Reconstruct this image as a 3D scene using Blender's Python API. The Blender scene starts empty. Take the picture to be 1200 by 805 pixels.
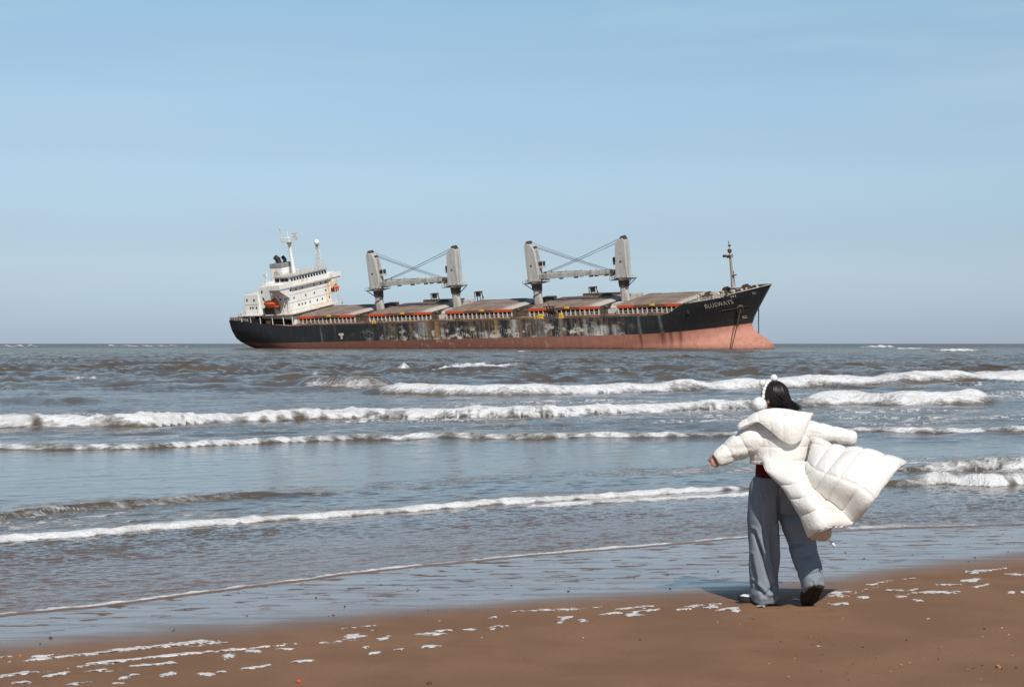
import bpy, bmesh, math, random
import numpy as np
from mathutils import Vector, Matrix, Euler

SC = bpy.context.scene
COL = SC.collection
rad = math.radians
random.seed(11)

# ------------------------------------------------------------------ survey constants
F, CX, CY, H = 2000.0, 600.0, 402.4, 1.85      # focal length and centre of the 1200 px survey, eye height above the sea


def at_depth(px, py, d):
    return Vector(((px - CX) / F * d, d, H - (py - CY) / F * d))


def on_plane(px, py, z=0.0):
    d = (H - z) * F / (py - CY)
    return Vector(((px - CX) / F * d, d, z))


# ------------------------------------------------------------------ numpy noise
def _hash(ix, iy, seed):
    h = (ix.astype(np.int64) * 374761393 + iy.astype(np.int64) * 668265263 + seed * 1442695041) & 0xFFFFFFFF
    h = ((h ^ (h >> 13)) * 1274126177) & 0xFFFFFFFF
    return ((h ^ (h >> 16)) & 0xFFFF).astype(np.float32) / 65535.0


_GA = np.arange(256) * (2 * math.pi / 256)
_GX, _GY = np.cos(_GA).astype(np.float32), np.sin(_GA).astype(np.float32)


def perlin(x, y, seed=0):
    x = np.asarray(x, np.float64)
    y = np.asarray(y, np.float64)
    ix = np.floor(x)
    iy = np.floor(y)
    fx = (x - ix).astype(np.float32)
    fy = (y - iy).astype(np.float32)
    ix = ix.astype(np.int64).astype(np.uint32)
    iy = iy.astype(np.int64).astype(np.uint32)
    u = fx * fx * fx * (fx * (fx * 6 - 15) + 10)
    v = fy * fy * fy * (fy * (fy * 6 - 15) + 10)
    hx0 = ix * np.uint32(374761393)
    hy0 = iy * np.uint32(668265263) + np.uint32((seed * 1442695041) & 0xFFFFFFFF)
    hx1 = hx0 + np.uint32(374761393)
    hy1 = hy0 + np.uint32(668265263)

    def g(hx_, hy_, ox, oy):
        h = hx_ + hy_
        h = (h ^ (h >> np.uint32(13))) * np.uint32(1274126177)
        h = ((h ^ (h >> np.uint32(16))) >> np.uint32(4)) & np.uint32(255)
        return _GX[h] * (fx - ox) + _GY[h] * (fy - oy)
    n0 = g(hx0, hy0, 0, 0)
    n0 = n0 + (g(hx1, hy0, 1, 0) - n0) * u
    n1 = g(hx0, hy1, 0, 1)
    n1 = n1 + (g(hx1, hy1, 1, 1) - n1) * u
    return (n0 + (n1 - n0) * v) * np.float32(1.45)


def fbm(x, y, seed=0, octv=4, gain=0.5, lac=2.03):
    s = 0
    a = 1.0
    t = 0
    for k in range(octv):
        s = s + a * perlin(x, y, seed + 17 * k)
        t += a
        a *= gain
        x = x * lac + 3.1
        y = y * lac - 1.7
    return s / t


def sstep(a, b, x):
    t = np.clip((x - a) / (b - a), 0, 1)
    return t * t * (3 - 2 * t)


# ------------------------------------------------------------------ mesh helpers
class MB:
    """collects simple shapes into ONE mesh"""

    def __init__(self):
        self.v = []
        self.f = []

    def add(self, vs, fs):
        o = len(self.v)
        self.v += [tuple(p) for p in vs]
        self.f += [tuple(i + o for i in q) for q in fs]
        return self

    def box(self, x0, x1, y0, y1, z0, z1, tx=(0, 0), ty=(0, 0)):
        """box, its top optionally pulled in by tx / ty at each side"""
        vs = [(x0, y0, z0), (x1, y0, z0), (x1, y1, z0), (x0, y1, z0),
              (x0 + tx[0], y0 + ty[0], z1), (x1 - tx[1], y0 + ty[0], z1), (x1 - tx[1], y1 - ty[1], z1), (x0 + tx[0], y1 - ty[1], z1)]
        return self.add(vs, [(3, 2, 1, 0), (4, 5, 6, 7), (0, 1, 5, 4), (1, 2, 6, 5), (2, 3, 7, 6), (3, 0, 4, 7)])

    def tube(self, p0, p1, r0, r1=None, n=8):
        r1 = r0 if r1 is None else r1
        p0 = Vector(p0)
        p1 = Vector(p1)
        d = (p1 - p0).normalized()
        a = d.orthogonal().normalized()
        b = d.cross(a)
        vs = []
        for p, r in ((p0, r0), (p1, r1)):
            for k in range(n):
                t = 2 * math.pi * k / n
                vs.append(p + a * (r * math.cos(t)) + b * (r * math.sin(t)))
        fs = [(k, (k + 1) % n, n + (k + 1) % n, n + k) for k in range(n)]
        fs += [tuple(range(n))[::-1], tuple(range(n, 2 * n))]
        return self.add(vs, fs)

    def path(self, pts, r, n=6):
        for a, b in zip(pts, pts[1:]):
            self.tube(a, b, r, r, n)
        return self

    def lathe(self, c, prof, n=20, axis='z'):
        """prof: list of (radius, height)"""
        vs = []
        for r, h in prof:
            for k in range(n):
                t = 2 * math.pi * k / n
                p = (r * math.cos(t), r * math.sin(t), h)
                if axis == 'x':
                    p = (p[2], p[0], p[1])
                elif axis == 'y':
                    p = (p[0], p[2], p[1])
                vs.append((c[0] + p[0], c[1] + p[1], c[2] + p[2]))
        fs = []
        m = len(prof)
        for i in range(m - 1):
            for k in range(n):
                fs.append((i * n + k, i * n + (k + 1) % n, (i + 1) * n + (k + 1) % n, (i + 1) * n + k))
        fs += [tuple(range(n))[::-1], tuple(range((m - 1) * n, m * n))]
        return self.add(vs, fs)

    def prism(self, poly, a0, a1, axis='y'):
        """polygon in the two other axes, extruded along axis"""
        n = len(poly)
        vs = []
        for a in (a0, a1):
            for p, q in poly:
                vs.append({'y': (p, a, q), 'x': (a, p, q), 'z': (p, q, a)}[axis])
        fs = [(k, (k + 1) % n, n + (k + 1) % n, n + k) for k in range(n)]
        fs += [tuple(range(n))[::-1], tuple(range(n, 2 * n))]
        return self.add(vs, fs)

    def build(self, name, m, parent=None, smooth=False, bevel=0.0, loc=None):
        me = bpy.data.meshes.new(name)
        me.from_pydata(self.v, [], self.f)
        bm = bmesh.new()
        bm.from_mesh(me)
        bmesh.ops.recalc_face_normals(bm, faces=bm.faces)
        bm.to_mesh(me)
        bm.free()
        return link(name, me, m, parent, smooth, bevel, loc)


def link(name, me, m, parent=None, smooth=False, bevel=0.0, loc=None):
    o = bpy.data.objects.new(name, me)
    COL.objects.link(o)
    if m is not None:
        me.materials.append(m)
    if smooth:
        me.polygons.foreach_set('use_smooth', [True] * len(me.polygons))
    if parent is not None:
        o.parent = parent
    if loc is not None:
        o.location = loc
    if bevel:
        b = o.modifiers.new('bevel', 'BEVEL')
        b.width = bevel
        b.segments = 2
        b.limit_method = 'ANGLE'
    return o


def grid_mesh(name, P, m, smooth=True, attrs=None, parent=None, keep=None, closed_u=False):
    """P: (rows, cols, 3) array -> quad grid object; attrs: name -> (rows, cols) floats"""
    R_, C_ = P.shape[:2]
    idx = np.arange(R_ * C_).reshape(R_, C_)
    if closed_u:
        idx = np.concatenate([idx, idx[:, :1]], 1)
    q = np.stack([idx[:-1, :-1], idx[:-1, 1:], idx[1:, 1:], idx[1:, :-1]], -1).reshape(-1, 4)
    if keep is not None:
        q = q[keep.reshape(-1)]
    me = bpy.data.meshes.new(name)
    me.vertices.add(R_ * C_)
    me.vertices.foreach_set('co', P.reshape(-1).astype(np.float32))
    me.loops.add(len(q) * 4)
    me.polygons.add(len(q))
    me.loops.foreach_set('vertex_index', q.reshape(-1).astype(np.int32))
    me.polygons.foreach_set('loop_start', (np.arange(len(q)) * 4).astype(np.int32))
    me.polygons.foreach_set('use_smooth', np.full(len(q), smooth))
    me.update(calc_edges=True)
    for k, a in (attrs or {}).items():
        at = me.attributes.new(k, 'FLOAT', 'POINT')
        at.data.foreach_set('value', np.asarray(a, np.float32).reshape(-1))
    if keep is not None:
        bm = bmesh.new()
        bm.from_mesh(me)
        bmesh.ops.delete(bm, geom=[v for v in bm.verts if not v.link_faces], context='VERTS')
        bm.to_mesh(me)
        bm.free()
    return link(name, me, m, parent)


def empty(name, loc=(0, 0, 0)):
    o = bpy.data.objects.new(name, None)
    COL.objects.link(o)
    o.location = loc
    o.empty_display_size = 0.3
    return o


def tag(o, label=None, cat=None, group=None, kind=None):
    for k, v in (('label', label), ('category', cat), ('group', group), ('kind', kind)):
        if v:
            o[k] = v
    return o


# ------------------------------------------------------------------ material helpers
class NT:
    def __init__(self, name):
        self.m = bpy.data.materials.new(name)
        self.m.use_nodes = True
        self.t = self.m.node_tree
        self.b = self.t.nodes['Principled BSDF']

    def n(self, typ, **kw):
        nd = self.t.nodes.new(typ)
        for k, v in kw.items():
            if k in nd.inputs.keys() if isinstance(k, str) else False:
                nd.inputs[k].default_value = v
            else:
                setattr(nd, k, v)
        return nd

    def l(self, a, b):
        self.t.links.new(a, b)

    def val(self, sock, v):
        if hasattr(v, 'node'):
            self.l(v, sock)
        else:
            sock.default_value = v

    def math(self, op, a, b=0.0, c=None):
        nd = self.t.nodes.new('ShaderNodeMath')
        nd.operation = op
        self.val(nd.inputs[0], a)
        self.val(nd.inputs[1], b)
        if c is not None:
            self.val(nd.inputs[2], c)
        return nd.outputs[0]

    def mix(self, fac, a, b, mode='MIX'):
        nd = self.t.nodes.new('ShaderNodeMix')
        nd.data_type = 'RGBA'
        nd.blend_type = mode
        nd.clamp_factor = True
        self.val(nd.inputs[0], fac)
        self.val(nd.inputs[6], a if hasattr(a, 'node') else (*a, 1))
        self.val(nd.inputs[7], b if hasattr(b, 'node') else (*b, 1))
        return nd.outputs[2]

    def mixf(self, fac, a, b):
        nd = self.t.nodes.new('ShaderNodeMix')
        nd.data_type = 'FLOAT'
        self.val(nd.inputs[0], fac)
        self.val(nd.inputs[2], a)
        self.val(nd.inputs[3], b)
        return nd.outputs[0]

    def ramp(self, x, a, b, lo=0.0, hi=1.0):
        nd = self.t.nodes.new('ShaderNodeMapRange')
        nd.interpolation_type = 'SMOOTHSTEP'
        self.val(nd.inputs[0], x)
        nd.inputs[1].default_value = a
        nd.inputs[2].default_value = b
        nd.inputs[3].default_value = lo
        nd.inputs[4].default_value = hi
        return nd.outputs[0]

    def coords(self, scale=(1, 1, 1), rot=(0, 0, 0), kind='Object'):
        tc = self.t.nodes.new('ShaderNodeTexCoord')
        mp = self.t.nodes.new('ShaderNodeMapping')
        mp.inputs['Scale'].default_value = scale
        mp.inputs['Rotation'].default_value = rot
        self.l(tc.outputs[kind], mp.inputs[0])
        return mp.outputs[0]

    def noise(self, vec, scale, detail=4, rough=0.55, dist=0.0):
        nd = self.t.nodes.new('ShaderNodeTexNoise')
        self.l(vec, nd.inputs['Vector'])
        nd.inputs['Scale'].default_value = scale
        nd.inputs['Detail'].default_value = detail
        nd.inputs['Roughness'].default_value = rough
        nd.inputs['Distortion'].default_value = dist
        return nd.outputs[0]

    def xyz(self, vec):
        nd = self.t.nodes.new('ShaderNodeSeparateXYZ')
        self.l(vec, nd.inputs[0])
        return nd.outputs

    def attr(self, name):
        nd = self.t.nodes.new('ShaderNodeAttribute')
        nd.attribute_name = name
        return nd.outputs['Fac']

    def bump(self, h, strength=0.5, dist=0.02, prev=None):
        nd = self.t.nodes.new('ShaderNodeBump')
        nd.inputs['Strength'].default_value = strength
        nd.inputs['Distance'].default_value = dist
        self.l(h, nd.inputs['Height'])
        if prev is not None:
            self.l(prev, nd.inputs['Normal'])
        return nd.outputs[0]

    def out(self, col=None, rough=None, spec=None, normal=None, ior=None, metal=None):
        for k, v in (('Base Color', col), ('Roughness', rough), ('Specular IOR Level', spec), ('Normal', normal), ('IOR', ior), ('Metallic', metal)):
            if v is None:
                continue
            if hasattr(v, 'node'):
                self.l(v, self.b.inputs[k])
            else:
                self.b.inputs[k].default_value = (*v, 1) if k == 'Base Color' else v
        return self.m


def worn(name, c, c2=None, amount=0.35, scale=0.6, streak=True, rough=0.65, spots=None, stretch=0.12):
    """weathered paint: base colour, a second colour in streaky patches, and small spots"""
    t = NT(name)
    v = t.coords((1, 1, stretch if streak else 1))
    n = t.noise(v, scale, 6, 0.65)
    f = t.ramp(n, 0.62 - amount * 0.5, 0.75 - amount * 0.3)
    c2 = c2 or tuple(x * 0.6 for x in c)
    n2 = t.noise(t.coords(), scale * 3.1, 5, 0.6)
    base = t.mix(t.math('MULTIPLY', n2, 0.5), c, tuple(x * 0.72 for x in c))
    col = t.mix(t.math('MULTIPLY', f, 0.85), base, c2)
    if spots:
        n3 = t.noise(t.coords((1, 1, 0.3)), scale * 2.2, 6, 0.7)
        col = t.mix(t.ramp(n3, 0.62, 0.7), col, spots)
    return t.out(col, rough, 0.3)


def plain(name, c, rough=0.6, spec=0.4, var=0.2, scale=8.0, bump=0.0):
    t = NT(name)
    n = t.noise(t.coords(), scale, 5, 0.6)
    col = t.mix(n, tuple(min(1, x * (1 + var)) for x in c), tuple(x * (1 - var) for x in c))
    nm = t.bump(n, bump, 0.01) if bump else None
    return t.out(col, rough, spec, nm)


# ------------------------------------------------------------------ sky, sun, camera
SUN_EL, SUN_AZ = 44.0, 164.0          # azimuth clockwise from +Y (the view direction): the sun stands behind the viewer
world = bpy.data.worlds.new('World')
SC.world = world
world.use_nodes = True
wt = world.node_tree
bg = wt.nodes['Background']
sky = wt.nodes.new('ShaderNodeTexSky')
sky.sky_type = 'NISHITA'
sky.sun_disc = False
sky.sun_elevation = rad(SUN_EL)
sky.sun_rotation = rad(SUN_AZ)
sky.altitude = 0
sky.air_density = 0.7
sky.dust_density = 0.3
sky.ozone_density = 4.0
# a faint high veil of cirrus, laid out by direction in the sky
tcw = wt.nodes.new('ShaderNodeTexCoord')
mpw = wt.nodes.new('ShaderNodeMapping')
mpw.inputs['Scale'].default_value = (1.2, 1.2, 9.0)
wt.links.new(tcw.outputs['Generated'], mpw.inputs[0])
nzw = wt.nodes.new('ShaderNodeTexNoise')
nzw.inputs['Scale'].default_value = 2.2
nzw.inputs['Detail'].default_value = 6
nzw.inputs['Roughness'].default_value = 0.6
wt.links.new(mpw.outputs[0], nzw.inputs['Vector'])
mrw = wt.nodes.new('ShaderNodeMapRange')
mrw.inputs[1].default_value = 0.42
mrw.inputs[2].default_value = 0.75
mrw.inputs[3].default_value = 0.0
mrw.inputs[4].default_value = 0.28
wt.links.new(nzw.outputs[0], mrw.inputs[0])
hsv = wt.nodes.new('ShaderNodeHueSaturation')
hsv.inputs['Saturation'].default_value = 0.80
wt.links.new(sky.outputs[0], hsv.inputs['Color'])
mxw = wt.nodes.new('ShaderNodeMix')
mxw.data_type = 'RGBA'
wt.links.new(mrw.outputs[0], mxw.inputs[0])
wt.links.new(hsv.outputs[0], mxw.inputs[6])
mxw.inputs[7].default_value = (5.2, 6.0, 6.6, 1)
# sea haze: the sky's tint by height above the horizon
sxw = wt.nodes.new('ShaderNodeSeparateXYZ')
wt.links.new(tcw.outputs['Generated'], sxw.inputs[0])
crw = wt.nodes.new('ShaderNodeValToRGB')
crw.color_ramp.interpolation = 'EASE'
els = crw.color_ramp.elements
TINT = [(0.0, (0.59, 0.655, 0.82)), (0.0512, (0.81, 0.81, 0.80)), (0.105, (0.99, 1.03, 0.945)), (0.15, (1.10, 1.17, 1.06)), (0.20, (1.15, 1.33, 1.17)), (0.34, (0.80, 0.92, 0.95)), (0.75, (0.62, 0.72, 0.85))]
while len(els) < len(TINT):
    els.new(0.5)
for e_, (z_, c_) in zip(els, TINT):
    e_.position = z_
    e_.color = (*[v * 0.75 for v in c_], 1)
wt.links.new(sxw.outputs[2], crw.inputs[0])
mlw = wt.nodes.new('ShaderNodeMix')
mlw.data_type = 'RGBA'
mlw.blend_type = 'MULTIPLY'
mlw.inputs[0].default_value = 1.0
wt.links.new(mxw.outputs[2], mlw.inputs[6])
wt.links.new(crw.outputs[0], mlw.inputs[7])
wt.links.new(mlw.outputs[2], bg.inputs[0])
bg.inputs[1].default_value = 0.14

sd = bpy.data.lights.new('sun', 'SUN')
sd.energy = 4.3
sd.angle = rad(0.53)
sd.color = (1.0, 0.955, 0.89)
so = bpy.data.objects.new('sun', sd)
COL.objects.link(so)
az = rad(SUN_AZ)
sdir = Vector((math.sin(az) * math.cos(rad(SUN_EL)), math.cos(az) * math.cos(rad(SUN_EL)), math.sin(rad(SUN_EL))))
so.rotation_euler = sdir.to_track_quat('Z', 'Y').to_euler()
so.location = (0, 0, 60)

cd = bpy.data.cameras.new('camera')
cd.sensor_width = 36
cd.lens = F / 1200 * 36
cd.clip_start = 0.1
cd.clip_end = 40000
co = bpy.data.objects.new('camera', cd)
COL.objects.link(co)
co.location = (0, 0, H)
co.rotation_euler = (rad(90), 0, 0)
SC.camera = co
vs = SC.view_settings
vs.view_transform = 'Standard'
vs.look = 'None'
vs.exposure = 0.0
vs.gamma = 1.0
vs.use_curve_mapping = False
# ================================================================== SHORE: sand, sea, foam
def front_line(pts, slope=0.62):
    w = [on_plane(px, py) for px, py in pts]
    xs = np.array([p.x for p in w])
    ys = np.array([p.y for p in w])

    def fn(x):
        y = np.interp(x, xs, ys)
        y = y + np.where(x < xs[0], (x - xs[0]) * slope, 0) + np.where(x > xs[-1], (x - xs[-1]) * slope, 0)
        return y
    fn.x0, fn.x1 = xs[0], xs[-1]
    return fn


swash = front_line([(0, 722), (100, 712), (200, 700), (330, 683), (480, 664), (640, 649), (760, 640), (870, 630), (1000, 621), (1200, 614)], 0.45)
sheen = front_line([(0, 764), (150, 755), (262, 745), (337, 737), (450, 727), (520, 722), (680, 712), (800, 704), (860, 701), (996, 689), (1058, 677), (1115, 668), (1200, 660)], 0.45)


def sand_z(x, y):
    q = swash(x) - y
    z = 0.012 * q - 0.006
    z = np.where(q < -15, -0.186 + (q + 15) * 0.02, z)
    return np.clip(z, -2.5, 0.9)


SA = rad(31)                                        # the waves run in along this angle


def shore_xy(x, y):
    return x * math.cos(SA) + y * math.sin(SA), -x * math.sin(SA) + y * math.cos(SA)


# ---- sand sheet
def axis_pts(lo, a, b, hi, step, grow=1.25):
    mid = list(np.arange(a, b, step))
    up = [b]
    s = step
    while up[-1] < hi:
        s *= grow
        up.append(up[-1] + s)
    dn = []
    s = step
    v = a
    while v > lo:
        s *= grow
        v -= s
        dn.append(v)
    return np.array(dn[::-1] + mid + up)


gx = axis_pts(-900, -6.5, 7.5, 900, 0.03)
gy = axis_pts(-900, 7.5, 19.0, 120, 0.03)
X, Y = np.meshgrid(gx, gy)
Z = sand_z(X, Y)
near = ((X > -9) & (X < 10) & (Y > 5) & (Y < 24)).astype(float)
A_, C_ = shore_xy(X, Y)
und = 0.006 * fbm(A_ * 0.5, C_ * 1.1, 3, 3) + 0.0015 * fbm(A_ * 3, C_ * 5, 9, 3)
wetd = Y - sheen(X) + 0.30 * fbm(A_ * 0.55, C_ * 0.9, 21, 3) + 0.06 * fbm(A_ * 3, C_ * 3, 27, 2)
wet = sstep(-0.55, 0.75, wetd)
Z = Z + near * und * (1 - 0.85 * wet)
# scuffs under the walker's feet
for fx, fy, r in ((1.745, 11.72, 0.16), (2.04, 11.5, 0.15)):
    dd = np.hypot(X - fx, Y - fy)
    Z = Z + 0.012 * np.exp(-((dd - r) / 0.05) ** 2) * (dd < 0.6) - 0.008 * np.exp(-(dd / r) ** 2)
sandP = np.stack([X, Y, Z], -1)

t = NT('sand')
vec = t.coords()
wetA = t.attr('wet')
n1 = t.noise(vec, 1.3, 4, 0.55)
n2 = t.noise(vec, 38, 4, 0.7)
n3 = t.noise(vec, 420, 2, 0.6)
dry = t.mix(t.ramp(n1, 0.35, 0.68), (0.202, 0.110, 0.060), (0.262, 0.148, 0.081))
dry = t.mix(t.ramp(n2, 0.40, 0.72), dry, (0.222, 0.117, 0.062))
dry = t.mix(t.math('MULTIPLY', t.ramp(n3, 0.5, 0.8), 0.35), dry, (0.34, 0.22, 0.13))
dry = t.mix(t.math('MULTIPLY', t.ramp(n3, 0.48, 0.25), 0.5), dry, (0.09, 0.046, 0.026))
# rust coloured smears
n4 = t.noise(t.coords((0.7, 2.4, 1), (0, 0, -0.45)), 2.4, 4, 0.6)
dry = t.mix(t.math('MULTIPLY', t.ramp(n4, 0.62, 0.78), 0.35), dry, (0.34, 0.14, 0.045))
wetc = t.mix(t.ramp(n1, 0.3, 0.7), (0.165, 0.112, 0.080), (0.205, 0.142, 0.104))
col = t.mix(wetA, dry, wetc)
# the mirror film breaks up over small flecks and drain streaks
vst = t.coords((0.8, 1.7, 1), (0, 0, -0.42))
fl = t.noise(vst, 4.2, 5, 0.6, 0.3)
fl2 = t.noise(t.coords((1.5, 5.0, 1), (0, 0, -0.30)), 0.8, 2, 0.5)
fleck = t.math('MULTIPLY', t.ramp(fl, 0.570, 0.605), t.attr('flecks'))
streak = t.noise(t.coords((0.55, 4.2, 1), (0, 0, 0.62)), 1.7, 3, 0.5)
film = t.math('MULTIPLY', wetA, t.math('SUBTRACT', 1.0, t.math('MULTIPLY', fleck, 0.95)))
col = t.mix(t.math('MULTIPLY', fleck, 0.7), col, (0.12, 0.072, 0.045))
rgh = t.mixf(film, 0.72, t.math('ADD', 0.07, t.math('MULTIPLY', t.ramp(streak, 0.40, 0.7), 0.20)))
spc = t.mixf(film, 0.22, 0.80)
bm1 = t.bump(t.math('ADD', n2, t.math('MULTIPLY', n3, 0.6)), 0.30, 0.004)
hgt = t.mixf(film, t.math('ADD', t.math('MULTIPLY', n2, 1.0), t.math('MULTIPLY', n3, 0.7)), t.math('MULTIPLY', streak, 0.8))
nm = t.bump(hgt, 0.8, 0.005)
SAND = t.out(col, rgh, spc, nm, 1.36)
flecks = sstep(0.3, 1.6, wetd) * (0.55 + 0.45 * sstep(-0.3, 0.4, fbm(A_ * 0.5, C_ * 0.8, 77, 3)))
tag(grid_mesh('sand', sandP, SAND, True, {'wet': wet, 'flecks': flecks}), kind='structure')

# ---- sea: one sheet from the swash to the horizon
ys = [6.5]
while ys[-1] < 16000:
    d = ys[-1]
    ys.append(d + min(max(d * d / 9000.0, 0.016), 0.0052 * d if d < 380 else 0.012 * d))
ys = np.array(ys)
NC = 1150
u = np.linspace(-1, 1, NC)
ext = np.geomspace(0.004, 1.6, 46)
PX, PY = [], []
core = 0.335 * ys[:, None] + 0.35
xs_ = np.concatenate([-(core + ext[::-1] * (ys[:, None] + 6)), core * u[None, :], core + ext * (ys[:, None] + 6)], 1)
X = xs_
Y = np.repeat(ys[:, None], X.shape[1], 1)
dY = np.repeat(np.gradient(ys)[:, None], X.shape[1], 1)
A_, C_ = shore_xy(X, Y)

fronts = []      # (line, height, rise, back length, foam width, envelope px range, warp, seed, foam strength)
q1 = Y - swash(X)
w2 = 0.12 * fbm(A_ * 0.7, C_ * 0.3, 5, 3)
q1 = q1 + w2 + 0.03 * fbm(A_ * 4, C_ * 4, 6, 2)

Zs = np.zeros_like(X)
foam = np.zeros_like(X)
lump = np.zeros_like(X)
longn = fbm(A_ * 0.11, C_ * 0.02, 51, 3)
medn = fbm(A_ * 0.45, C_ * 0.15, 53, 3)


def res(lam):          # leave out wave lengths the mesh cannot carry at that distance
    return 1 - sstep(0.18, 0.45, dY / lam)


turb = fbm(A_ * 1.3, C_ * 0.55, 31, 2, 0.6) * res(1.2) + 0.4 * fbm(A_ * 0.25, C_ * 0.02, 33, 2)
turbf = 0.62 * perlin(A_ * 3.2, C_ * 1.6, 35) * res(0.55) + 0.42 * perlin(A_ * 7.3, C_ * 4.0, 36) * res(0.25) + 0.3 * perlin(A_ * 16, C_ * 9, 37) * res(0.11)
bil = 0.45 + (np.abs(perlin(A_ * 2.3, C_ * 1.3, 41)) - 0.27) * res(0.7) + 0.55 * (np.abs(perlin(A_ * 5.5, C_ * 3.6, 43)) - 0.27) * res(0.28) + 0.33 * (np.abs(perlin(A_ * 13, C_ * 9, 45)) - 0.27) * res(0.11) + 0.2 * perlin(A_ * 0.5, C_ * 0.05, 47)


strk = fbm(A_ * 0.28, C_ * 1.1, 39, 2) * res(0.9) + 0.6 * fbm(A_ * 0.8, C_ * 2.6, 40, 2) * res(0.4) + 0.3 * fbm(A_ * 0.05, C_ * 0.05, 44, 2)


def env(line_px, soft=0.15):
    """fade in and out along a run of pixels of the survey (as bearings from the viewpoint)"""
    b = X / Y * F + CX
    a, c = line_px
    s = soft * (c - a) + 6
    return sstep(a - s * 0.3, a + s, b) * (1 - sstep(c - s, c + s * 0.3, b))


def bore(pts, A, rise, back, foamw, rng=(-3000, 4200), seed=1, fs=1.0, trail=0.6, warp=0.5, soft=0.15, lumps=0.4, slope=0.62, rag=0.0):
    global Zs, foam, lump
    ln = front_line(pts, slope)
    q = Y - ln(X) - warp * (longn * 0.8 + medn * 0.5 + 0.12 * turb)
    e = env(rng, soft)
    if rag:
        e = e * np.clip(0.75 + rag * perlin(X / Y * F * 0.11 + seed * 7.3, Y * 0 + seed, seed) + 0.5 * rag * perlin(X / Y * F * 0.35 + seed, Y * 0 + 0.3, seed + 1), 0, 1.2)
    Ae = A * e * (1 + 0.22 * fbm(A_ * 0.35 + seed, C_ * 0.05, seed * 7 + 2, 3) * res(6) + 0.15 * perlin(X / Y * 40 + seed, Y * 0.01, seed))
    rs = np.maximum(rise, dY * 1.2)
    hgt_ = np.where(q < 0, 0, np.where(q < rs, sstep(0, 1, q / rs), np.exp(-(q - rs) / back)))
    hgt_ = np.where(q < 0, np.exp(-(q / (0.5 * rs)) ** 2) * 0.0, hgt_)
    Zs = Zs + Ae * hgt_
    if fs > 0:
        fw = np.maximum(foamw * (1 + 0.5 * fbm(A_ * 0.5, C_ * 0.1, seed * 3 + 90, 3) * res(4)), dY * 1.5)
        core_ = sstep(-0.10 * fw - 0.02, 0.22 * fw, q + 0.16 * fw * turbf) * (1 - 0.85 * sstep(0.45, 1.6, q / fw + 0.8 * turb + 0.25 * turbf))
        core_ = core_ * (0.58 + 0.42 * sstep(-0.3, 0.3, turbf + 0.5 * turb))
        tr = trail * np.exp(-np.maximum(q - fw, 0) / (foamw * 2.8)) * (q > 0) * sstep(-0.10, 0.45, strk + 0.35 * turbf)
        f_ = np.maximum(core_, tr) * e * fs
        foam = np.maximum(foam, f_)
        lump = np.maximum(lump, core_ * e * A * lumps)


# breakers, from the far side in
bore([(440, 442), (520, 439), (625, 438)], 0.38, 1.0, 2.5, 1.6, (440, 630), 2, 1.25, 0.3, 0.6, rag=0.2)
bore([(355, 462), (440, 464), (560, 466), (640, 465), (760, 462), (900, 458), (1000, 455), (1200, 451)], 0.36, 0.9, 3.2, 3.6, (425, 2600), 3, 1.25, 0.95, 0.6, 0.02)
bore([(330, 457), (420, 458), (470, 457)], 0.42, 1.5, 2.5, 1.2, (345, 470), 4, 0.75, 0.2, 0.8)
bore([(930, 478), (1000, 475), (1070, 476), (1170, 474)], 0.40, 0.9, 2.6, 2.6, (925, 1180), 5, 1.2, 1.0, 0.5)
bore([(-100, 505), (0, 503), (150, 502), (300, 496), (420, 492), (600, 491), (700, 487), (850, 481), (960, 477)], 0.25, 0.45, 2.0, 2.1, (-3000, 915), 6, 1.25, 1.05, 0.5, 0.012)
bore([(-100, 530), (0, 528), (150, 527), (300, 521), (420, 516), (600, 514), (760, 514), (860, 514), (1000, 509), (1200, 508)], 0.10, 0.22, 0.8, 0.34, seed=7, fs=0.92, trail=0.45, warp=0.35, soft=0.01)
bore([(1020, 569), (1060, 570), (1100, 567), (1160, 570), (1240, 565)], 0.14, 0.2, 0.9, 0.42, (1015, 3000), 8, 1.0, 0.8, 0.25, 0.05)
bore([(1020, 556), (1100, 553), (1200, 552)], 0.16, 0.25, 0.7, 0.55, (1040, 3000), 9, 0.9, 0.8, 0.3, 0.05)
bore([(-100, 616), (0, 609), (100, 598), (200, 591), (300, 585), (400, 580), (520, 573)], 0.065, 0.26, 0.55, 0.20, (-2000, 400), 10, 0.50, 0.4, 0.35, 0.05)
bore([(-100, 642), (0, 635), (100, 629), (200, 620), (300, 613), (430, 604), (520, 597), (600, 591), (700, 586), (760, 581), (880, 574)], 0.055, 0.12, 0.55, 0.30, (-3000, 900), 11, 1.5, 0.6, 0.10, 0.02)
bore([(560, 600), (640, 594), (760, 587), (880, 581), (1000, 576)], 0.03, 0.10, 0.4, 0.16, (585, 960), 12, 1.4, 0.2, 0.06, 0.2)
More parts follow.
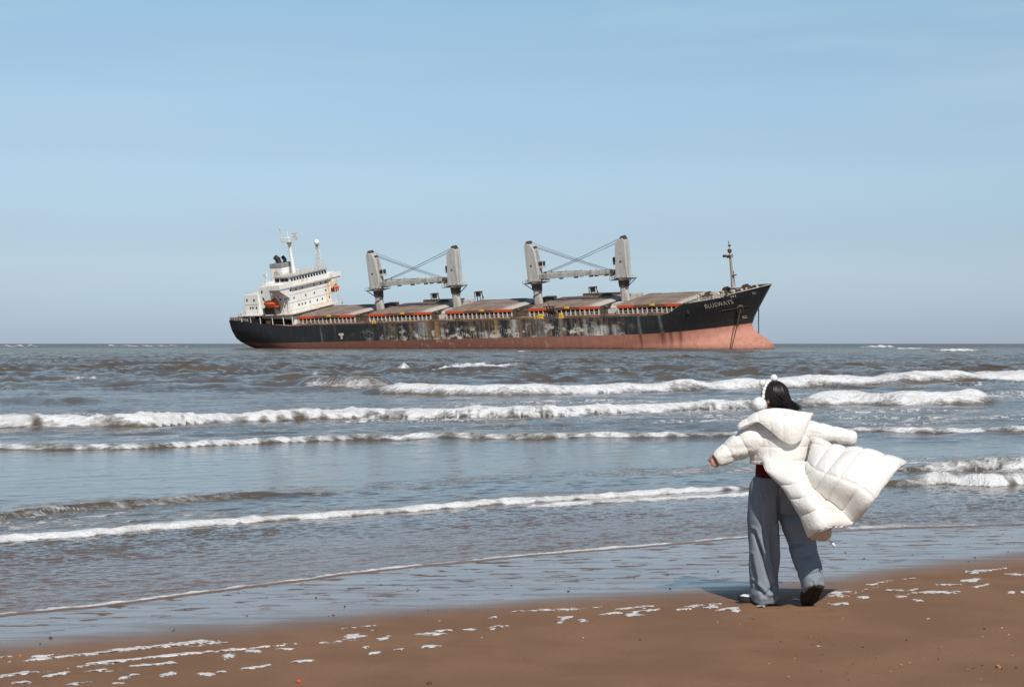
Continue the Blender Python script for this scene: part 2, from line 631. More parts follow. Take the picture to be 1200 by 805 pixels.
# far white horses
for k, (a, b, y_, h_, w_) in enumerate([(-40, 62, 407.4, 1.2, 9), (95, 240, 406.6, 0.8, 6), (205, 236, 408.2, 0.7, 5), (1000, 1062, 408.0, 0.8, 6), (1086, 1160, 414.6, 0.75, 4), (1150, 1178, 423.0, 0.4, 3), (690, 735, 446, 0.25, 1.2),
                                      (355, 385, 449, 0.3, 1.6), (60, 130, 452, 0.25, 1.5), (0, 24, 458, 0.4, 2), (285, 400, 405.2, 0.6, 8), (1035, 1100, 410.4, 0.5, 5), (600, 628, 415, 0.4, 3), (840, 880, 425, 0.35, 2.2)]):
    bore([(a, y_ + 0.2), ((a + b) / 2, y_), (b, y_ - 0.2)], h_ * (1.25 if y_ < 409 else 0.8 if y_ < 420 else 0.5), 1.5, 4, w_ * (2.0 if y_ < 409 else 1.0), (a, b), 20 + k, 1.4 if y_ < 420 else 0.95, 0.4, 0.0 if y_ < 420 else 0.4, 0.3, 0.12, rag=0.38)
# unbroken swells standing up olive brown before they break
for k, (a, b, y_, h_) in enumerate([(-60, 180, 474, 0.30), (130, 330, 460, 0.38), (240, 430, 452, 0.32), (-50, 150, 448, 0.38), (560, 760, 433, 0.45), (900, 1100, 433, 0.45), (380, 560, 428, 0.5), (50, 300, 430, 0.5), (1080, 1240, 442, 0.4), (640, 900, 424, 0.5)]):
    bore([(a, y_ + 1.5), ((a + b) / 2, y_), (b, y_ - 1.5)], h_ * 0.65, 1.6, 3.0, 1, (a, b), 50 + k, 0, 0, 2.2, 0.45)

# general sea state
far = sstep(50, 95, Y)
surf = sstep(30, 36, Y) * (1 - sstep(95, 160, Y))
f2 = front_line([(-100, 642), (0, 635), (100, 629), (200, 620), (300, 613), (430, 604), (520, 597), (600, 591), (700, 586), (760, 581), (880, 574), (1000, 568), (1200, 562)])
q2 = Y - f2(X)
shal = sstep(0.0, 0.5, q1) * (1 - sstep(-0.2, 0.5, q2))


def crest(n):          # peaky rather than round
    return 1 - np.abs(n) * 2


Zs += 0.35 * sstep(110, 300, Y) + far * 1.5 * (0.22 * fbm(A_ / 24, C_ / 9, 61, 2) * res(9) + 0.26 * crest(perlin(A_ / 7, C_ / 3.8, 63)) * res(3.8) + 0.17 * crest(perlin(A_ / 2.8, C_ / 1.7, 65)) * res(1.7) + 0.06 * crest(perlin(A_ / 1.6, C_ / 0.9, 66)) * res(0.9))
surfc = (0.25 + 0.75 * surf)
Zs += surfc * sstep(26, 33, Y) * (0.050 * crest(perlin(A_ / 2.6, C_ / 1.3, 67)) * res(1.3) + 0.028 * crest(perlin(A_ / 1.1, C_ / 0.6, 69)) * res(0.6) + 0.012 * perlin(A_ / 0.5, C_ / 0.3, 71) * res(0.3))
calm = sstep(0.3, 1.5, q2) * (1 - sstep(28, 33, Y))
Zs += calm * (0.006 * perlin(A_ / 1.6, C_ / 0.55, 73) + 0.0035 * perlin(A_ / 0.6, C_ / 0.22, 75) + 0.0012 * perlin(A_ / 0.2, C_ / 0.1, 76) * res(0.1))
gust = sstep(-0.35, 0.45, fbm(A_ * 0.22, C_ * 0.5, 81, 3))
Zs += shal * (0.35 + 0.65 * gust) * (0.0115 * crest(perlin(A_ / 0.30, C_ / 0.16, 83)) + 0.0068 * crest(perlin(A_ / 0.14, C_ / 0.085, 85)) + 0.003 * perlin(A_ / 0.07, C_ / 0.05, 87))
chop2 = sstep(0.2, 1.0, q2) * (1 - sstep(3.0, 6.0, q2))
Zs += chop2 * (0.010 * crest(perlin(A_ / 0.5, C_ / 0.26, 89)) + 0.005 * perlin(A_ / 0.2, C_ / 0.12, 91))

# flat lace of old foam
ridge = 1 - np.abs(fbm(A_ * 0.9, C_ * 1.5, 93, 4, 0.55)) * 3.2
ridge2 = 1 - np.abs(fbm(A_ * 2.4, C_ * 4.2, 95, 4, 0.55)) * 3.0
patch = fbm(A_ * 0.12, C_ * 0.22, 97, 3)
lace_amt = 1.0 * sstep(34.5, 37, Y) * (1 - sstep(60, 85, Y)) + 0.18 * sstep(28, 31, Y) + 0.95 * chop2
bearing = X / Y * F + CX
lace_amt = lace_amt + 0.65 * sstep(880, 1040, bearing) * sstep(0.3, 1.2, q2) * (1 - sstep(27, 31, Y)) + 0.12 * far * (1 - sstep(150, 320, Y))
lace_amt = lace_amt * (1 - sstep(42, 50, Y) * (0.75 - 0.75 * sstep(330, 520, bearing)))
lace = 0.72 * np.maximum(sstep(0.45, 0.95, ridge), 0.8 * sstep(0.45, 0.95, ridge2)) * lace_amt * sstep(-0.28, 0.25, patch)
foam = np.maximum(foam, np.clip(lace, 0, 0.85))
foam = np.maximum(foam, 0.5 * shal * sstep(0.93, 1.0, ridge2) * sstep(0.1, 0.4, patch))
# the swash edge: a thin bead of foam
bw = 0.072 + 0.10 * sstep(0.0, 0.5, fbm(A_ * 0.35, C_ * 0.05, 98, 3)) + 0.14 * np.exp(-((bearing - 1035) / 45) ** 2)
bead = np.exp(-((q1 - 0.04 - bw * 0.7 - 0.05 * turbf * bw / 0.05 * 0.3) / bw) ** 2)
bead = bead * (0.60 + 0.45 * sstep(-0.30, 0.15, fbm(A_ * 0.8, C_ * 0.2, 99, 3))) * (0.75 + 0.25 * sstep(-0.2, 0.2, turbf))
foam = np.maximum(foam, bead)
Zs += 0.013 * bead * (0.7 + 0.6 * bil)
foam *= sstep(-0.12, 0.03, q1)
# turbulent lumps on the breaking water
Zs += lump * (bil - 0.45) * 0.8 + lump * 0.75 * np.maximum(0, turbf - 0.12)
Zs += 0.010 * np.clip(foam, 0, 1) * (bil - 0.4) * (1 - sstep(40, 60, Y))
Zs = Zs * sstep(-0.02, 0.25, q1)
sz = sand_z(X, Y)
Zw = np.where(q1 > 0, np.maximum(Zs, sz + 0.004 + 0.0 * q1) * 1.0, -0.10 * np.abs(q1) + sz * (q1 < 0))
Zw = np.where(q1 < -0.05, np.minimum(Zw, sz - 0.02), Zw)
Zw = np.where(q1 < -2.5, sz - 0.4, Zw)
seaP = np.stack([X, Y, Zw], -1)
keep = (q1[:-1, :-1] > -1.5) | (q1[1:, 1:] > -1.5)
shallow = (1 - sstep(0.0, 7.0, q1))

t = NT('sea_water')
geo = t.n('ShaderNodeNewGeometry')
pos = geo.outputs['Position']


def mapped(scale, rot=-SA):
    mp = t.t.nodes.new('ShaderNodeMapping')
    mp.vector_type = 'TEXTURE'
    mp.inputs['Rotation'].default_value = (0, 0, -rot)
    mp.inputs['Scale'].default_value = scale
    t.l(pos, mp.inputs[0])
    return mp.outputs[0]


fo = t.attr('foam')
nf = t.noise(mapped((0.16, 0.10, 0.12)), 1.0, 6, 0.68)
nf2 = t.noise(mapped((0.9, 0.5, 0.5)), 1.0, 6, 0.65)
fsum = t.math('ADD', fo, t.math('MULTIPLY', t.math('SUBTRACT', t.math('ADD', t.math('MULTIPLY', nf, 0.6), t.math('MULTIPLY', nf2, 0.4)), 0.5), 1.35))
fm = t.ramp(fsum, 0.30, 0.78)
pd = t.xyz(pos)[1]
turbid = t.mix(t.attr('shallow'), (0.092, 0.071, 0.048), (0.165, 0.105, 0.070))
nb = t.noise(mapped((14, 6, 6)), 1.0, 3, 0.5)
turbid = t.mix(t.math('MULTIPLY', t.ramp(nb, 0.35, 0.7), 0.5), turbid, (0.112, 0.094, 0.063))
foamc = t.mix(t.ramp(t.math('ADD', t.math('MULTIPLY', nf, 0.5), t.math('MULTIPLY', nf2, 0.5)), 0.38, 0.60), (0.62, 0.61, 0.59), (0.87, 0.865, 0.855))
col = t.mix(fm, turbid, foamc)
rw = t.ramp(pd, 60, 900, 0.07, 0.26)
rgh = t.mixf(fm, rw, 0.8)
nb1 = t.noise(mapped((0.35, 0.16, 0.2)), 1.0, 5, 0.6)
nb2 = t.noise(mapped((2.6, 1.1, 1.0)), 1.0, 5, 0.6)
nb3 = t.noise(mapped((9, 4, 4)), 1.0, 4, 0.6)
ampn = t.ramp(pd, 26, 40, 0.10, 1.0)
amps = t.math('ADD', ampn, t.math('MULTIPLY', t.attr('shallow'), 0.35))
hh = t.math('ADD', t.math('MULTIPLY', t.math('MULTIPLY', nb1, 0.045), amps), t.math('MULTIPLY', t.math('MULTIPLY', nb2, 0.62), t.ramp(pd, 45, 110, 0.0, 1.0)))
hh = t.math('ADD', hh, t.math('MULTIPLY', t.math('MULTIPLY', nb3, 2.0), t.ramp(pd, 120, 400, 0.0, 1.0)))
hh = t.math('ADD', hh, t.math('MULTIPLY', t.math('MULTIPLY', nf, fm), 0.11))
nm = t.bump(hh, 1.0, 1.0)
SEA = t.out(col, rgh, 0.5, nm, t.ramp(pd, 45, 120, 1.333, 1.17))
tag(grid_mesh('sea', seaP, SEA, True, {'foam': foam, 'shallow': shallow}, keep=keep), kind='structure')

# ---- foam scraps left on the sand: thin pads of froth, too many and too broken to count
fx_, fy_ = np.meshgrid(np.arange(-4.6, 6.4, 0.012), np.arange(8.6, 15.6, 0.012))
mask = np.zeros_like(fx_)
fa, fc = shore_xy(fx_, fy_)
wx = fx_ + 0.12 * fbm(fx_ * 2.5, fy_ * 2.5, 5, 4)
wy = fy_ + 0.20 * fbm(fx_ * 2.2, fy_ * 2.2, 8, 4)
scraps = [(20, 795, 40, 5), (60, 788, 50, 5), (112, 782, 60, 6), (165, 775, 60, 6), (205, 770, 40, 6), (92, 797, 45, 6), (146, 790, 26, 6), (142, 798, 30, 3), (193, 790, 42, 6), (244, 789, 36, 6), (262, 787, 24, 3), (304, 778, 42, 5), (352, 773, 40, 5), (262, 766, 40, 6), (300, 762, 26, 5), (340, 757, 34, 3),
          (412, 745, 46, 7), (439, 764, 18, 4), (435, 755, 16, 4), (395, 749, 24, 4), (500, 742, 56, 6), (520, 737, 40, 4), (502, 755, 28, 5), (468, 759, 22, 5), (438, 765, 20, 5), (450, 745, 22, 4), (550, 736, 18, 4), (584, 732, 44, 5), (575, 737, 14, 3), (688, 727, 22, 5), (660, 722, 40, 7), (655, 726, 16, 5),
          (720, 717, 44, 4), (760, 714, 60, 5), (745, 719, 24, 3), (800, 711, 30, 4), (830, 709, 40, 5), (855, 711, 40, 4), (885, 708, 30, 3), (982, 707, 44, 4), (987, 696, 46, 5), (1010, 699, 30, 4), (1096, 694, 80, 5), (1075, 704, 22, 4), (1060, 699, 30, 4), (1044, 690, 38, 5), (1070, 689, 30, 3), (1115, 682, 66, 5), (1143, 678, 40, 4), (1190, 671, 44, 4), (1180, 693, 12, 4), (1200, 694, 14, 3),
          (1150, 684, 20, 2), (930, 712, 16, 3), (866, 714, 16, 3)]
for px, py, w_, h_ in scraps:
    c = on_plane(px, py, 0.05)
    sx = w_ * 0.46 / F * c.y
    sy = max(h_ * 0.5 * c.y * c.y / (1.8 * F), 0.035)
    ux = (wx - c.x)
    uy = (wy - c.y) - 0.42 * ux
    r2 = (ux / sx) ** 2 + (uy / sy) ** 2
    mask = np.maximum(mask, np.exp(-r2 * 1.1))
holes = fbm(fa * 6, fc * 9, 55, 5, 0.65)
band = np.exp(-(((fy_ - sheen(fx_)) + 0.42 + 0.3 * fbm(fa * 0.7, fc * 0.7, 15, 2)) / 0.20) ** 2)
mask = np.maximum(mask, 0.80 * band * sstep(-0.02, 0.24, fbm(fa * 1.5, fc * 6, 19, 4)))
strand = front_line([(-60, 803), (0, 797), (150, 781), (300, 767), (480, 749)], 0.45)
band2 = np.exp(-(((fy_ - strand(fx_)) + 0.16 * fbm(fa * 0.8, fc * 0.8, 25, 2)) / 0.13) ** 2) * (1 - sstep(-1.2, -0.4, fx_))
mask = np.maximum(mask, 0.95 * band2 * sstep(-0.05, 0.25, fbm(fa * 2.2, fc * 8, 29, 4)))
mm = mask + 0.85 * holes * (0.35 + mask)
th = sstep(0.40, 0.72, mm)
# weak remains on the wet film, like the scum lines in front of the swash
wl = fbm(fa * 1.8, fc * 6.5, 101, 4, 0.55)
zone = sstep(-2.6, -0.5, fy_ - swash(fx_)) * (1 - sstep(-0.15, 0.0, fy_ - swash(fx_)))
th = np.maximum(th, 0.55 * zone * sstep(0.40, 0.47, wl))
fz = sand_z(fx_, fy_) + 0.006 * fbm(fa * 0.5, fc * 1.1, 3, 3) * 0.6 - 0.009 + th * (0.011 + 0.007 * np.clip(0.5 + fbm(fx_ * 16, fy_ * 16, 66, 3), 0, 1))
kp = (th[:-1, :-1] > 0.04) | (th[1:, 1:] > 0.04) | (th[:-1, 1:] > 0.04) | (th[1:, :-1] > 0.04)
t = NT('froth')
nz = t.noise(t.coords(), 60, 4, 0.65)
nz2 = t.noise(t.coords((1, 1.8, 1), (0, 0, -0.5)), 22, 5, 0.65)
FROTH = t.out(t.mix(t.ramp(nz, 0.35, 0.7), (0.54, 0.51, 0.48), (0.72, 0.71, 0.69)), 0.7, 0.4, t.bump(nz, 0.5, 0.004))
# thin froth: the bubbles open up toward the edges of each scrap
t.l(t.ramp(t.math('ADD', t.attr('thick'), t.math('MULTIPLY', t.math('SUBTRACT', nz2, 0.5), 2.2)), 0.25, 0.70), t.b.inputs['Alpha'])
tag(grid_mesh('sea_foam', np.stack([fx_, fy_, fz], -1), FROTH, True, {'thick': np.maximum(0.80 * sstep(0.36, 0.95, mm), 0.34 * th)}, keep=kp), kind='stuff')

# ---- pebbles and shell bits
PEB = {'brown': plain('pebble_brown', (0.060, 0.036, 0.024), 0.5, 0.5, 0.3, 40), 'orange': plain('pebble_orange', (0.42, 0.17, 0.05), 0.55, 0.4, 0.3, 40),
       'white': plain('shell_white', (0.66, 0.60, 0.50), 0.5, 0.4, 0.2, 40), 'red': plain('pebble_red', (0.52, 0.07, 0.03), 0.5, 0.4, 0.25, 40)}


def pebble_mesh(name, seed, m, flat=0.55):
    bm = bmesh.new()
    bmesh.ops.create_icosphere(bm, subdivisions=3, radius=1.0)
    r = random.Random(seed)
    off = [Vector((r.uniform(-1, 1), r.uniform(-1, 1), r.uniform(-1, 1))).normalized() for _ in range(7)]
    for v in bm.verts:
        s = 1.0
        for o_ in off:
            dd = v.co.normalized().dot(o_)
            if dd > 0.55:
                s -= 0.55 * (dd - 0.55)
        v.co *= s
        v.co.z *= flat
    me = bpy.data.meshes.new(name)
    bm.to_mesh(me)
    bm.free()
    me.materials.append(m)
    me.polygons.foreach_set('use_smooth', [True] * len(me.polygons))
    return me


def put_pebble(name, me, px, py, size, label, cat, group=None):
    c = on_plane(px, py, 0.05)
    z = float(sand_z(np.array(c.x), np.array(c.y)))
    o = bpy.data.objects.new(name, me)
    COL.objects.link(o)
    o.location = (c.x, c.y, z + size * 0.18)
    o.scale = (size * random.uniform(0.8, 1.3), size * random.uniform(0.7, 1.0), size * random.uniform(0.7, 1.1))
    o.rotation_euler = (random.uniform(-0.2, 0.2), random.uniform(-0.2, 0.2), random.uniform(0, 6.28))
    tag(o, label, cat, group)
    return o


pm = {k: [pebble_mesh('pebble_' + k, 5 + i * 3 + j, PEB[k], 0.4 if k == 'white' else 0.6) for j in range(3)] for i, k in enumerate(PEB)}
put_pebble('pebble', pm['red'][0], 350, 799, 0.022, 'bright red pebble alone on the sand below the foam scraps', 'pebble')
put_pebble('pebble', pm['brown'][0], 503, 803, 0.020, 'dark pebble cut by the bottom edge, nearest the viewer', 'pebble')
put_pebble('pebble', pm['orange'][1], 1170, 788, 0.020, 'largest orange pebble among the stones at lower right', 'pebble')
put_pebble('shell_fragment', pm['white'][0], 1087, 727, 0.016, 'white shell bit on bare sand right of the walking person', 'shell')
put_pebble('shell_fragment', pm['white'][1], 959, 760, 0.014, 'white shell bit on sand below the walker', 'shell')
put_pebble('pebble', pm['orange'][2], 24, 762, 0.014, 'small orange pebble at the far left edge of the wet sheen', 'pebble')
put_pebble('pebble', pm['brown'][1], 60, 740, 0.014, 'dark pebble on the shiny wet sand at far left', 'pebble')
rp = random.Random(4)
spots = []
for _ in range(75):
    a = rp.random()
    spots.append((rp.uniform(880, 1215) if a < 0.6 else rp.uniform(560, 1200), rp.uniform(722, 803), rp.choice(['brown', 'brown', 'brown', 'orange', 'orange', 'white'])))
for _ in range(40):
    px = rp.uniform(20, 1190)
    base = np.interp(px, [0, 450, 860, 1200], [748, 712, 690, 650])
    spots.append((px, base - rp.uniform(-4, 45) * (0.5 + 0.5 * rp.random()), 'wetbrown'))
names = {'brown': ('small brown pebble scattered on the damp brown sand', 'pebble', 'brown pebbles on the damp sand'), 'orange': ('small orange stone scattered on the damp brown sand', 'pebble', 'orange stones on the damp sand'),
         'white': ('tiny white shell bit scattered on the damp brown sand', 'shell', 'shell bits on the damp sand'), 'wetbrown': ('tiny dark pebble lying on the shiny wet sand', 'pebble', 'dark pebbles on the wet sheen')}
for px, py, k in spots:
    lb, ct, gp = names[k]
    put_pebble('shell_fragment' if k == 'white' else 'pebble', pm['brown' if k == 'wetbrown' else k][rp.randrange(3)], px, py, rp.choice([0.006, 0.007, 0.009, 0.012]) * (0.9 if k != 'wetbrown' else 1.0), lb, ct, gp)
# ================================================================== THE SHIP (local axes: x forward, y to port, z up from the load line)
SHIP_P = Vector((-3.4439, 515.33, 5.978))
SHIP_R = Matrix.Rotation(-0.5576, 4, 'Z') @ Matrix.Rotation(-0.0186, 4, 'Y') @ Matrix.Rotation(0.1763, 4, 'X')
ship = empty('cargo_ship')
SHIP_M = Matrix.Translation(SHIP_P) @ SHIP_R
ship.matrix_world = SHIP_M
tag(ship, 'listing rusty black and red bulk carrier with four deck cranes and white bridge, aground offshore', 'ship')
SHIP_UP = SHIP_R.to_3x3().transposed() @ Vector((0, 0, 1))
SHIP_RT = np.array(SHIP_R.to_3x3())


def ship_px(P):
    w = P @ SHIP_RT.T + np.array(SHIP_P)
    return CX + F * w[..., 0] / w[..., 1], CY - F * (w[..., 2] - H) / w[..., 1]


def z_top(x):
    xs = [-110, -93, -72, -69, 64.3, 65.5, 66.8, 68, 69, 70.5, 79.3, 80.3, 90]
    zs = [7.6, 7.45, 5.65, 5.35, 5.2, 5.45, 6.1, 7.0, 7.7, 8.0, 8.75, 9.35, 10.75]
    return np.interp(x, xs, zs)


def stem_x(z):
    return np.interp(z, [-11, -8.5, -7.5, -6, -4.5, -3.2, -2.2, -1.2, 0, 2, 4, 8, 10.7], [87.5, 88.4, 88.6, 88.0, 86.3, 84.3, 83.1, 82.55, 82.5, 83.4, 84.7, 87.4, 89.3])


def stern_x(z):
    return np.interp(z, [-11, -5, -2, 0, 1.5, 3, 5, 7.6], [-80, -87, -92, -94.8, -95.8, -96.2, -96.4, -96.5])


def half_beam(x, z):
    xb = stem_x(z)
    xs = stern_x(z)
    x0 = np.interp(z, [-11, -3, 0, 8], [50, 48, 52, 60])
    p = np.interp(z, [-11, -3, 0, 8, 11], [1.9, 1.9, 1.9, 2.5, 2.7])
    s = np.clip((x - x0) / (xb - x0), 0, 1)
    e = np.interp(z, [-6, -2, 0], [0.75, 0.9, 1.0])
    fwd = 15 * np.power(np.clip(1 - np.power(s, p), 0, 1), e)
    xa = np.interp(z, [-11, 0, 4, 8], [-48, -66, -78, -83])
    wt_ = np.interp(z, [-7, -4, -2, 0, 1.5, 4, 8], [1.5, 5.5, 8.8, 10.6, 11.4, 12.0, 12.4])
    s2 = np.clip((xa - x) / (xa - xs), 0, 1)
    aft = wt_ + (15 - wt_) * (1 - np.power(s2, 2.3))
    aft = aft * np.sqrt(np.clip(1 - np.power(np.clip((s2 - 0.93) / 0.07, 0, 1), 2), 0.02, 1)) ** 0.5
    return np.minimum(fwd, aft)


NU, NV = 260, 46
uu = np.concatenate([np.linspace(0, 0.16, 60) ** 1.0, np.linspace(0.165, 0.74, 80), np.linspace(0.745, 1, 120)])
NU = len(uu)
tt = np.linspace(0, 1, NV)
U, T = np.meshgrid(uu, tt)


def hull_xyz(U, T):
    xn = -96.5 + U * (89.3 + 96.5)
    zt = z_top(xn)
    z = -10 + T * (zt + 10)
    xs, xb = stern_x(z), stem_x(z)
    # squeeze the nominal stations into the real ends at this height
    x = np.where(xn < -60, -60 - (-60 - xn) / (-60 + 96.5) * (-60 - xs), np.where(xn > 45, 45 + (xn - 45) / (89.3 - 45) * (xb - 45), xn))
    return x, half_beam(x, z), z


hx, hb, hz = hull_xyz(U, T)
star = np.stack([hx, -hb, hz], -1)
port = np.stack([hx, hb, hz], -1)
ring = np.concatenate([star, port[:, ::-1]], 1)

# hull paint
t = NT('hull_paint')
v = t.coords()
xo, yo, zo = t.xyz(v)
nA = t.noise(v, 0.55, 6, 0.65)
nS = t.noise(t.coords((0.9, 0.9, 0.10)), 1.0, 6, 0.68)        # vertical runs
nS2 = t.noise(t.coords((2.3, 2.3, 0.22)), 1.0, 6, 0.7)
nP = t.noise(t.coords((0.42, 0.42, 0.6)), 1.0, 6, 0.7)
black = t.mix(nA, (0.020, 0.022, 0.026), (0.038, 0.039, 0.042))
black = t.mix(t.math('MULTIPLY', t.ramp(nS2, 0.5, 0.72), 0.6), black, (0.085, 0.080, 0.074))
midx = t.math('MULTIPLY', t.ramp(xo, -48, -14), t.ramp(xo, 56, 40))
low = t.ramp(zo, 5.0, 0.8)
sc1 = t.math('MULTIPLY', t.math('MULTIPLY', t.ramp(nP, 0.52, 0.62), midx), t.math('MULTIPLY', t.math('ADD', low, 0.12), 0.95))
brown = t.math('MULTIPLY', t.math('MULTIPLY', t.ramp(nS, 0.46, 0.60), midx), 0.85)
black = t.mix(brown, black, (0.185, 0.115, 0.065))
wh2 = t.math('MULTIPLY', t.math('MULTIPLY', t.ramp(t.math('ADD', t.math('MULTIPLY', nS2, 0.6), t.math('MULTIPLY', nP, 0.4)), 0.50, 0.57), midx), t.ramp(zo, 5.5, 1.0))
black = t.mix(t.math('MULTIPLY', wh2, 0.8), black, (0.42, 0.38, 0.31))
black = t.mix(sc1, black, (0.68, 0.65, 0.59))


def bandx(c, w):
    return t.math('POWER', 2.718, t.math('MULTIPLY', t.math('POWER', t.math('ABSOLUTE', t.math('DIVIDE', t.math('SUBTRACT', xo, c), w)), 2.0), -1.0))


for c, w, colr, k, zr in ((-12.8, 0.8, (0.48, 0.27, 0.09), 0.85, None), (8.0, 0.7, (0.52, 0.33, 0.10), 0.9, None), (14.6, 1.1, (0.60, 0.57, 0.50), 0.85, None), (4.0, 1.8, (0.60, 0.57, 0.50), 0.8, 2.6), (43.0, 2.4, (0.62, 0.60, 0.55), 1.0, 3.4), (38.5, 1.2, (0.55, 0.53, 0.48), 0.9, 3.0), (47.5, 1.0, (0.5, 0.48, 0.45), 0.8, 2.8), (-18, 1.8, (0.45, 0.43, 0.38), 0.7, None),
                          (30.0, 0.45, (0.26, 0.25, 0.21), 0.9, None), (55.2, 0.4, (0.24, 0.24, 0.23), 0.8, None), (61.4, 0.4, (0.26, 0.26, 0.24), 0.8, None), (-56.5, 0.35, (0.22, 0.22, 0.21), 0.8, None), (-32, 0.3, (0.18, 0.16, 0.14), 0.7, None), (-51, 0.3, (0.13, 0.12, 0.11), 0.6, None), (23, 2.2, (0.30, 0.28, 0.25), 0.7, None)):
    f = t.math('MULTIPLY', bandx(c, w), t.ramp(t.math('ADD', nS2, t.math('MULTIPLY', nA, 0.5)), 0.55, 0.85))
    if zr:
        f = t.math('MULTIPLY', f, t.ramp(zo, zr, zr - 1.3))
    black = t.mix(t.math('MULTIPLY', f, k), black, colr)
fresh = t.ramp(xo, -25, 78)
red = t.mix(fresh, (0.20, 0.085, 0.060), (0.48, 0.21, 0.145))
red = t.mix(t.math('MULTIPLY', t.ramp(nA, 0.4, 0.75), 0.55), red, (0.29, 0.125, 0.09))
red = t.mix(t.math('MULTIPLY', t.ramp(nS2, 0.50, 0.72), 0.7), red, (0.19, 0.072, 0.048))
red = t.mix(t.math('MULTIPLY', t.math('MULTIPLY', t.ramp(nP, 0.56, 0.66), midx), 0.6), red, (0.42, 0.33, 0.28))
for c, w in ((61.2, 0.9), (63.3, 0.5), (65.8, 0.5), (55, 0.4)):
    red = t.mix(t.math('MULTIPLY', t.math('MULTIPLY', bandx(c, w), t.ramp(zo, -6.5, -0.5)), 0.8), red, (0.13, 0.035, 0.025))
# waterline scum: the band that lies just above the sea, by real height
gw = t.n('ShaderNodeNewGeometry')
zw = t.xyz(gw.outputs['Position'])[2]
red = t.mix(t.math('MULTIPLY', t.ramp(t.math('ADD', zw, t.math('MULTIPLY', nA, -0.8)), 0.35, -0.05), 0.9), red, (0.035, 0.025, 0.022))
red = t.mix(t.math('MULTIPLY', t.ramp(t.math('ADD', zw, t.math('MULTIPLY', nS2, -2.0)), 1.2, -0.8), 0.55), red, (0.16, 0.06, 0.045))
colh = t.mix(t.ramp(t.math('ADD', zo, t.math('MULTIPLY', t.math('SUBTRACT', nS2, 0.5), 0.5)), -0.08, 0.08), red, black)
HULLM = t.out(colh, 0.62, 0.3, t.bump(nA, 0.25, 0.06))
hull = grid_mesh('hull', ring, HULLM, True, parent=ship, closed_u=True)

t = NT('white_ship_paint')
v = t.coords()
wx_, wy_, wz_ = t.xyz(v)
n1 = t.noise(v, 0.5, 5, 0.6)
n2 = t.noise(t.coords((1.3, 1.3, 0.16)), 1.0, 6, 0.68)
n3 = t.noise(t.coords((0.5, 0.5, 0.35)), 1.0, 5, 0.65)
wc = t.mix(n1, (0.86, 0.85, 0.815), (0.75, 0.73, 0.68))
wc = t.mix(t.math('MULTIPLY', t.ramp(n2, 0.53, 0.70), 0.55), wc, (0.62, 0.50, 0.32))
rustf = t.math('MULTIPLY', t.ramp(n3, 0.55, 0.66), t.ramp(n2, 0.42, 0.60))
wc = t.mix(t.math('MULTIPLY', rustf, 0.85), wc, (0.62, 0.30, 0.07))
# heavy rust weeping down the port corner and along the foot of the front
cor = t.math('MULTIPLY', t.ramp(wy_, 6.0, 10.5), t.math('MULTIPLY', t.ramp(wz_, 17.0, 15.5), t.ramp(n2, 0.40, 0.56)))
foot = t.math('MULTIPLY', t.ramp(wz_, 10.4, 8.6), t.math('MULTIPLY', t.ramp(wy_, -3.0, 1.5), t.ramp(n1, 0.36, 0.55)))
wc = t.mix(t.math('MULTIPLY', t.math('MAXIMUM', cor, foot), 0.75), wc, (0.66, 0.36, 0.10))
WHITE = t.out(wc, 0.5, 0.35)
WHITE2 = worn('white_ship_trim', (0.80, 0.78, 0.72), (0.48, 0.40, 0.30), 0.4, 0.9, True, 0.6)
GREYP = worn('pale_grey_crane_paint', (0.55, 0.54, 0.505), (0.27, 0.22, 0.17), 0.40, 0.5, True, 0.6, (0.22, 0.12, 0.07))
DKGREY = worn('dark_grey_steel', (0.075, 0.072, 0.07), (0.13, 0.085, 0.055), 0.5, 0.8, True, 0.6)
PIPE = worn('sooty_steel_and_shade', (0.026, 0.026, 0.028), (0.05, 0.04, 0.035), 0.4, 0.8, False, 0.6)
DECKM = worn('rusty_deck', (0.30, 0.20, 0.135), (0.17, 0.085, 0.05), 0.5, 0.35, False, 0.8, (0.40, 0.31, 0.22))
t = NT('hatch_cover_top')
v = t.coords()
nA_ = t.noise(v, 0.16, 5, 0.6)
nB_ = t.noise(t.coords((0.25, 0.9, 1)), 0.6, 6, 0.68)
nC_ = t.noise(v, 1.4, 5, 0.7)
cv = t.mix(t.ramp(nA_, 0.35, 0.65), (0.26, 0.20, 0.155), (0.18, 0.125, 0.092))
cv = t.mix(t.math('MULTIPLY', t.ramp(nB_, 0.48, 0.66), 0.7), cv, (0.145, 0.095, 0.07))
cv = t.mix(t.math('MULTIPLY', t.ramp(nB_, 0.46, 0.33), 0.6), cv, (0.38, 0.34, 0.295))
cv = t.mix(t.math('MULTIPLY', t.ramp(nC_, 0.55, 0.72), 0.5), cv, (0.18, 0.115, 0.08))
cv = t.mix(t.math('MULTIPLY', t.ramp(t.math('ADD', t.xyz(v)[0], t.math('MULTIPLY', nC_, 3.0)), 9.0, 11.5), 0.7), cv, (0.52, 0.49, 0.44))
COVERM = t.out(cv, 0.75, 0.25)
COAM = worn('rusty_coaming', (0.115, 0.068, 0.045), (0.06, 0.04, 0.03), 0.5, 0.7, True, 0.8)
RIBM = worn('coaming_rib_paint', (0.60, 0.57, 0.51), (0.30, 0.20, 0.13), 0.3, 1.2, True, 0.7)
YEL = worn('yellow_paint', (0.70, 0.42, 0.04), (0.45, 0.24, 0.04), 0.3, 1.0, True, 0.5)
LIFE = worn('orange_lifeboat', (0.74, 0.115, 0.028), (0.62, 0.15, 0.05), 0.3, 0.9, False, 0.4)
GLASS = plain('dark_window_glass', (0.022, 0.026, 0.032), 0.12, 0.6, 0.2, 0.5)
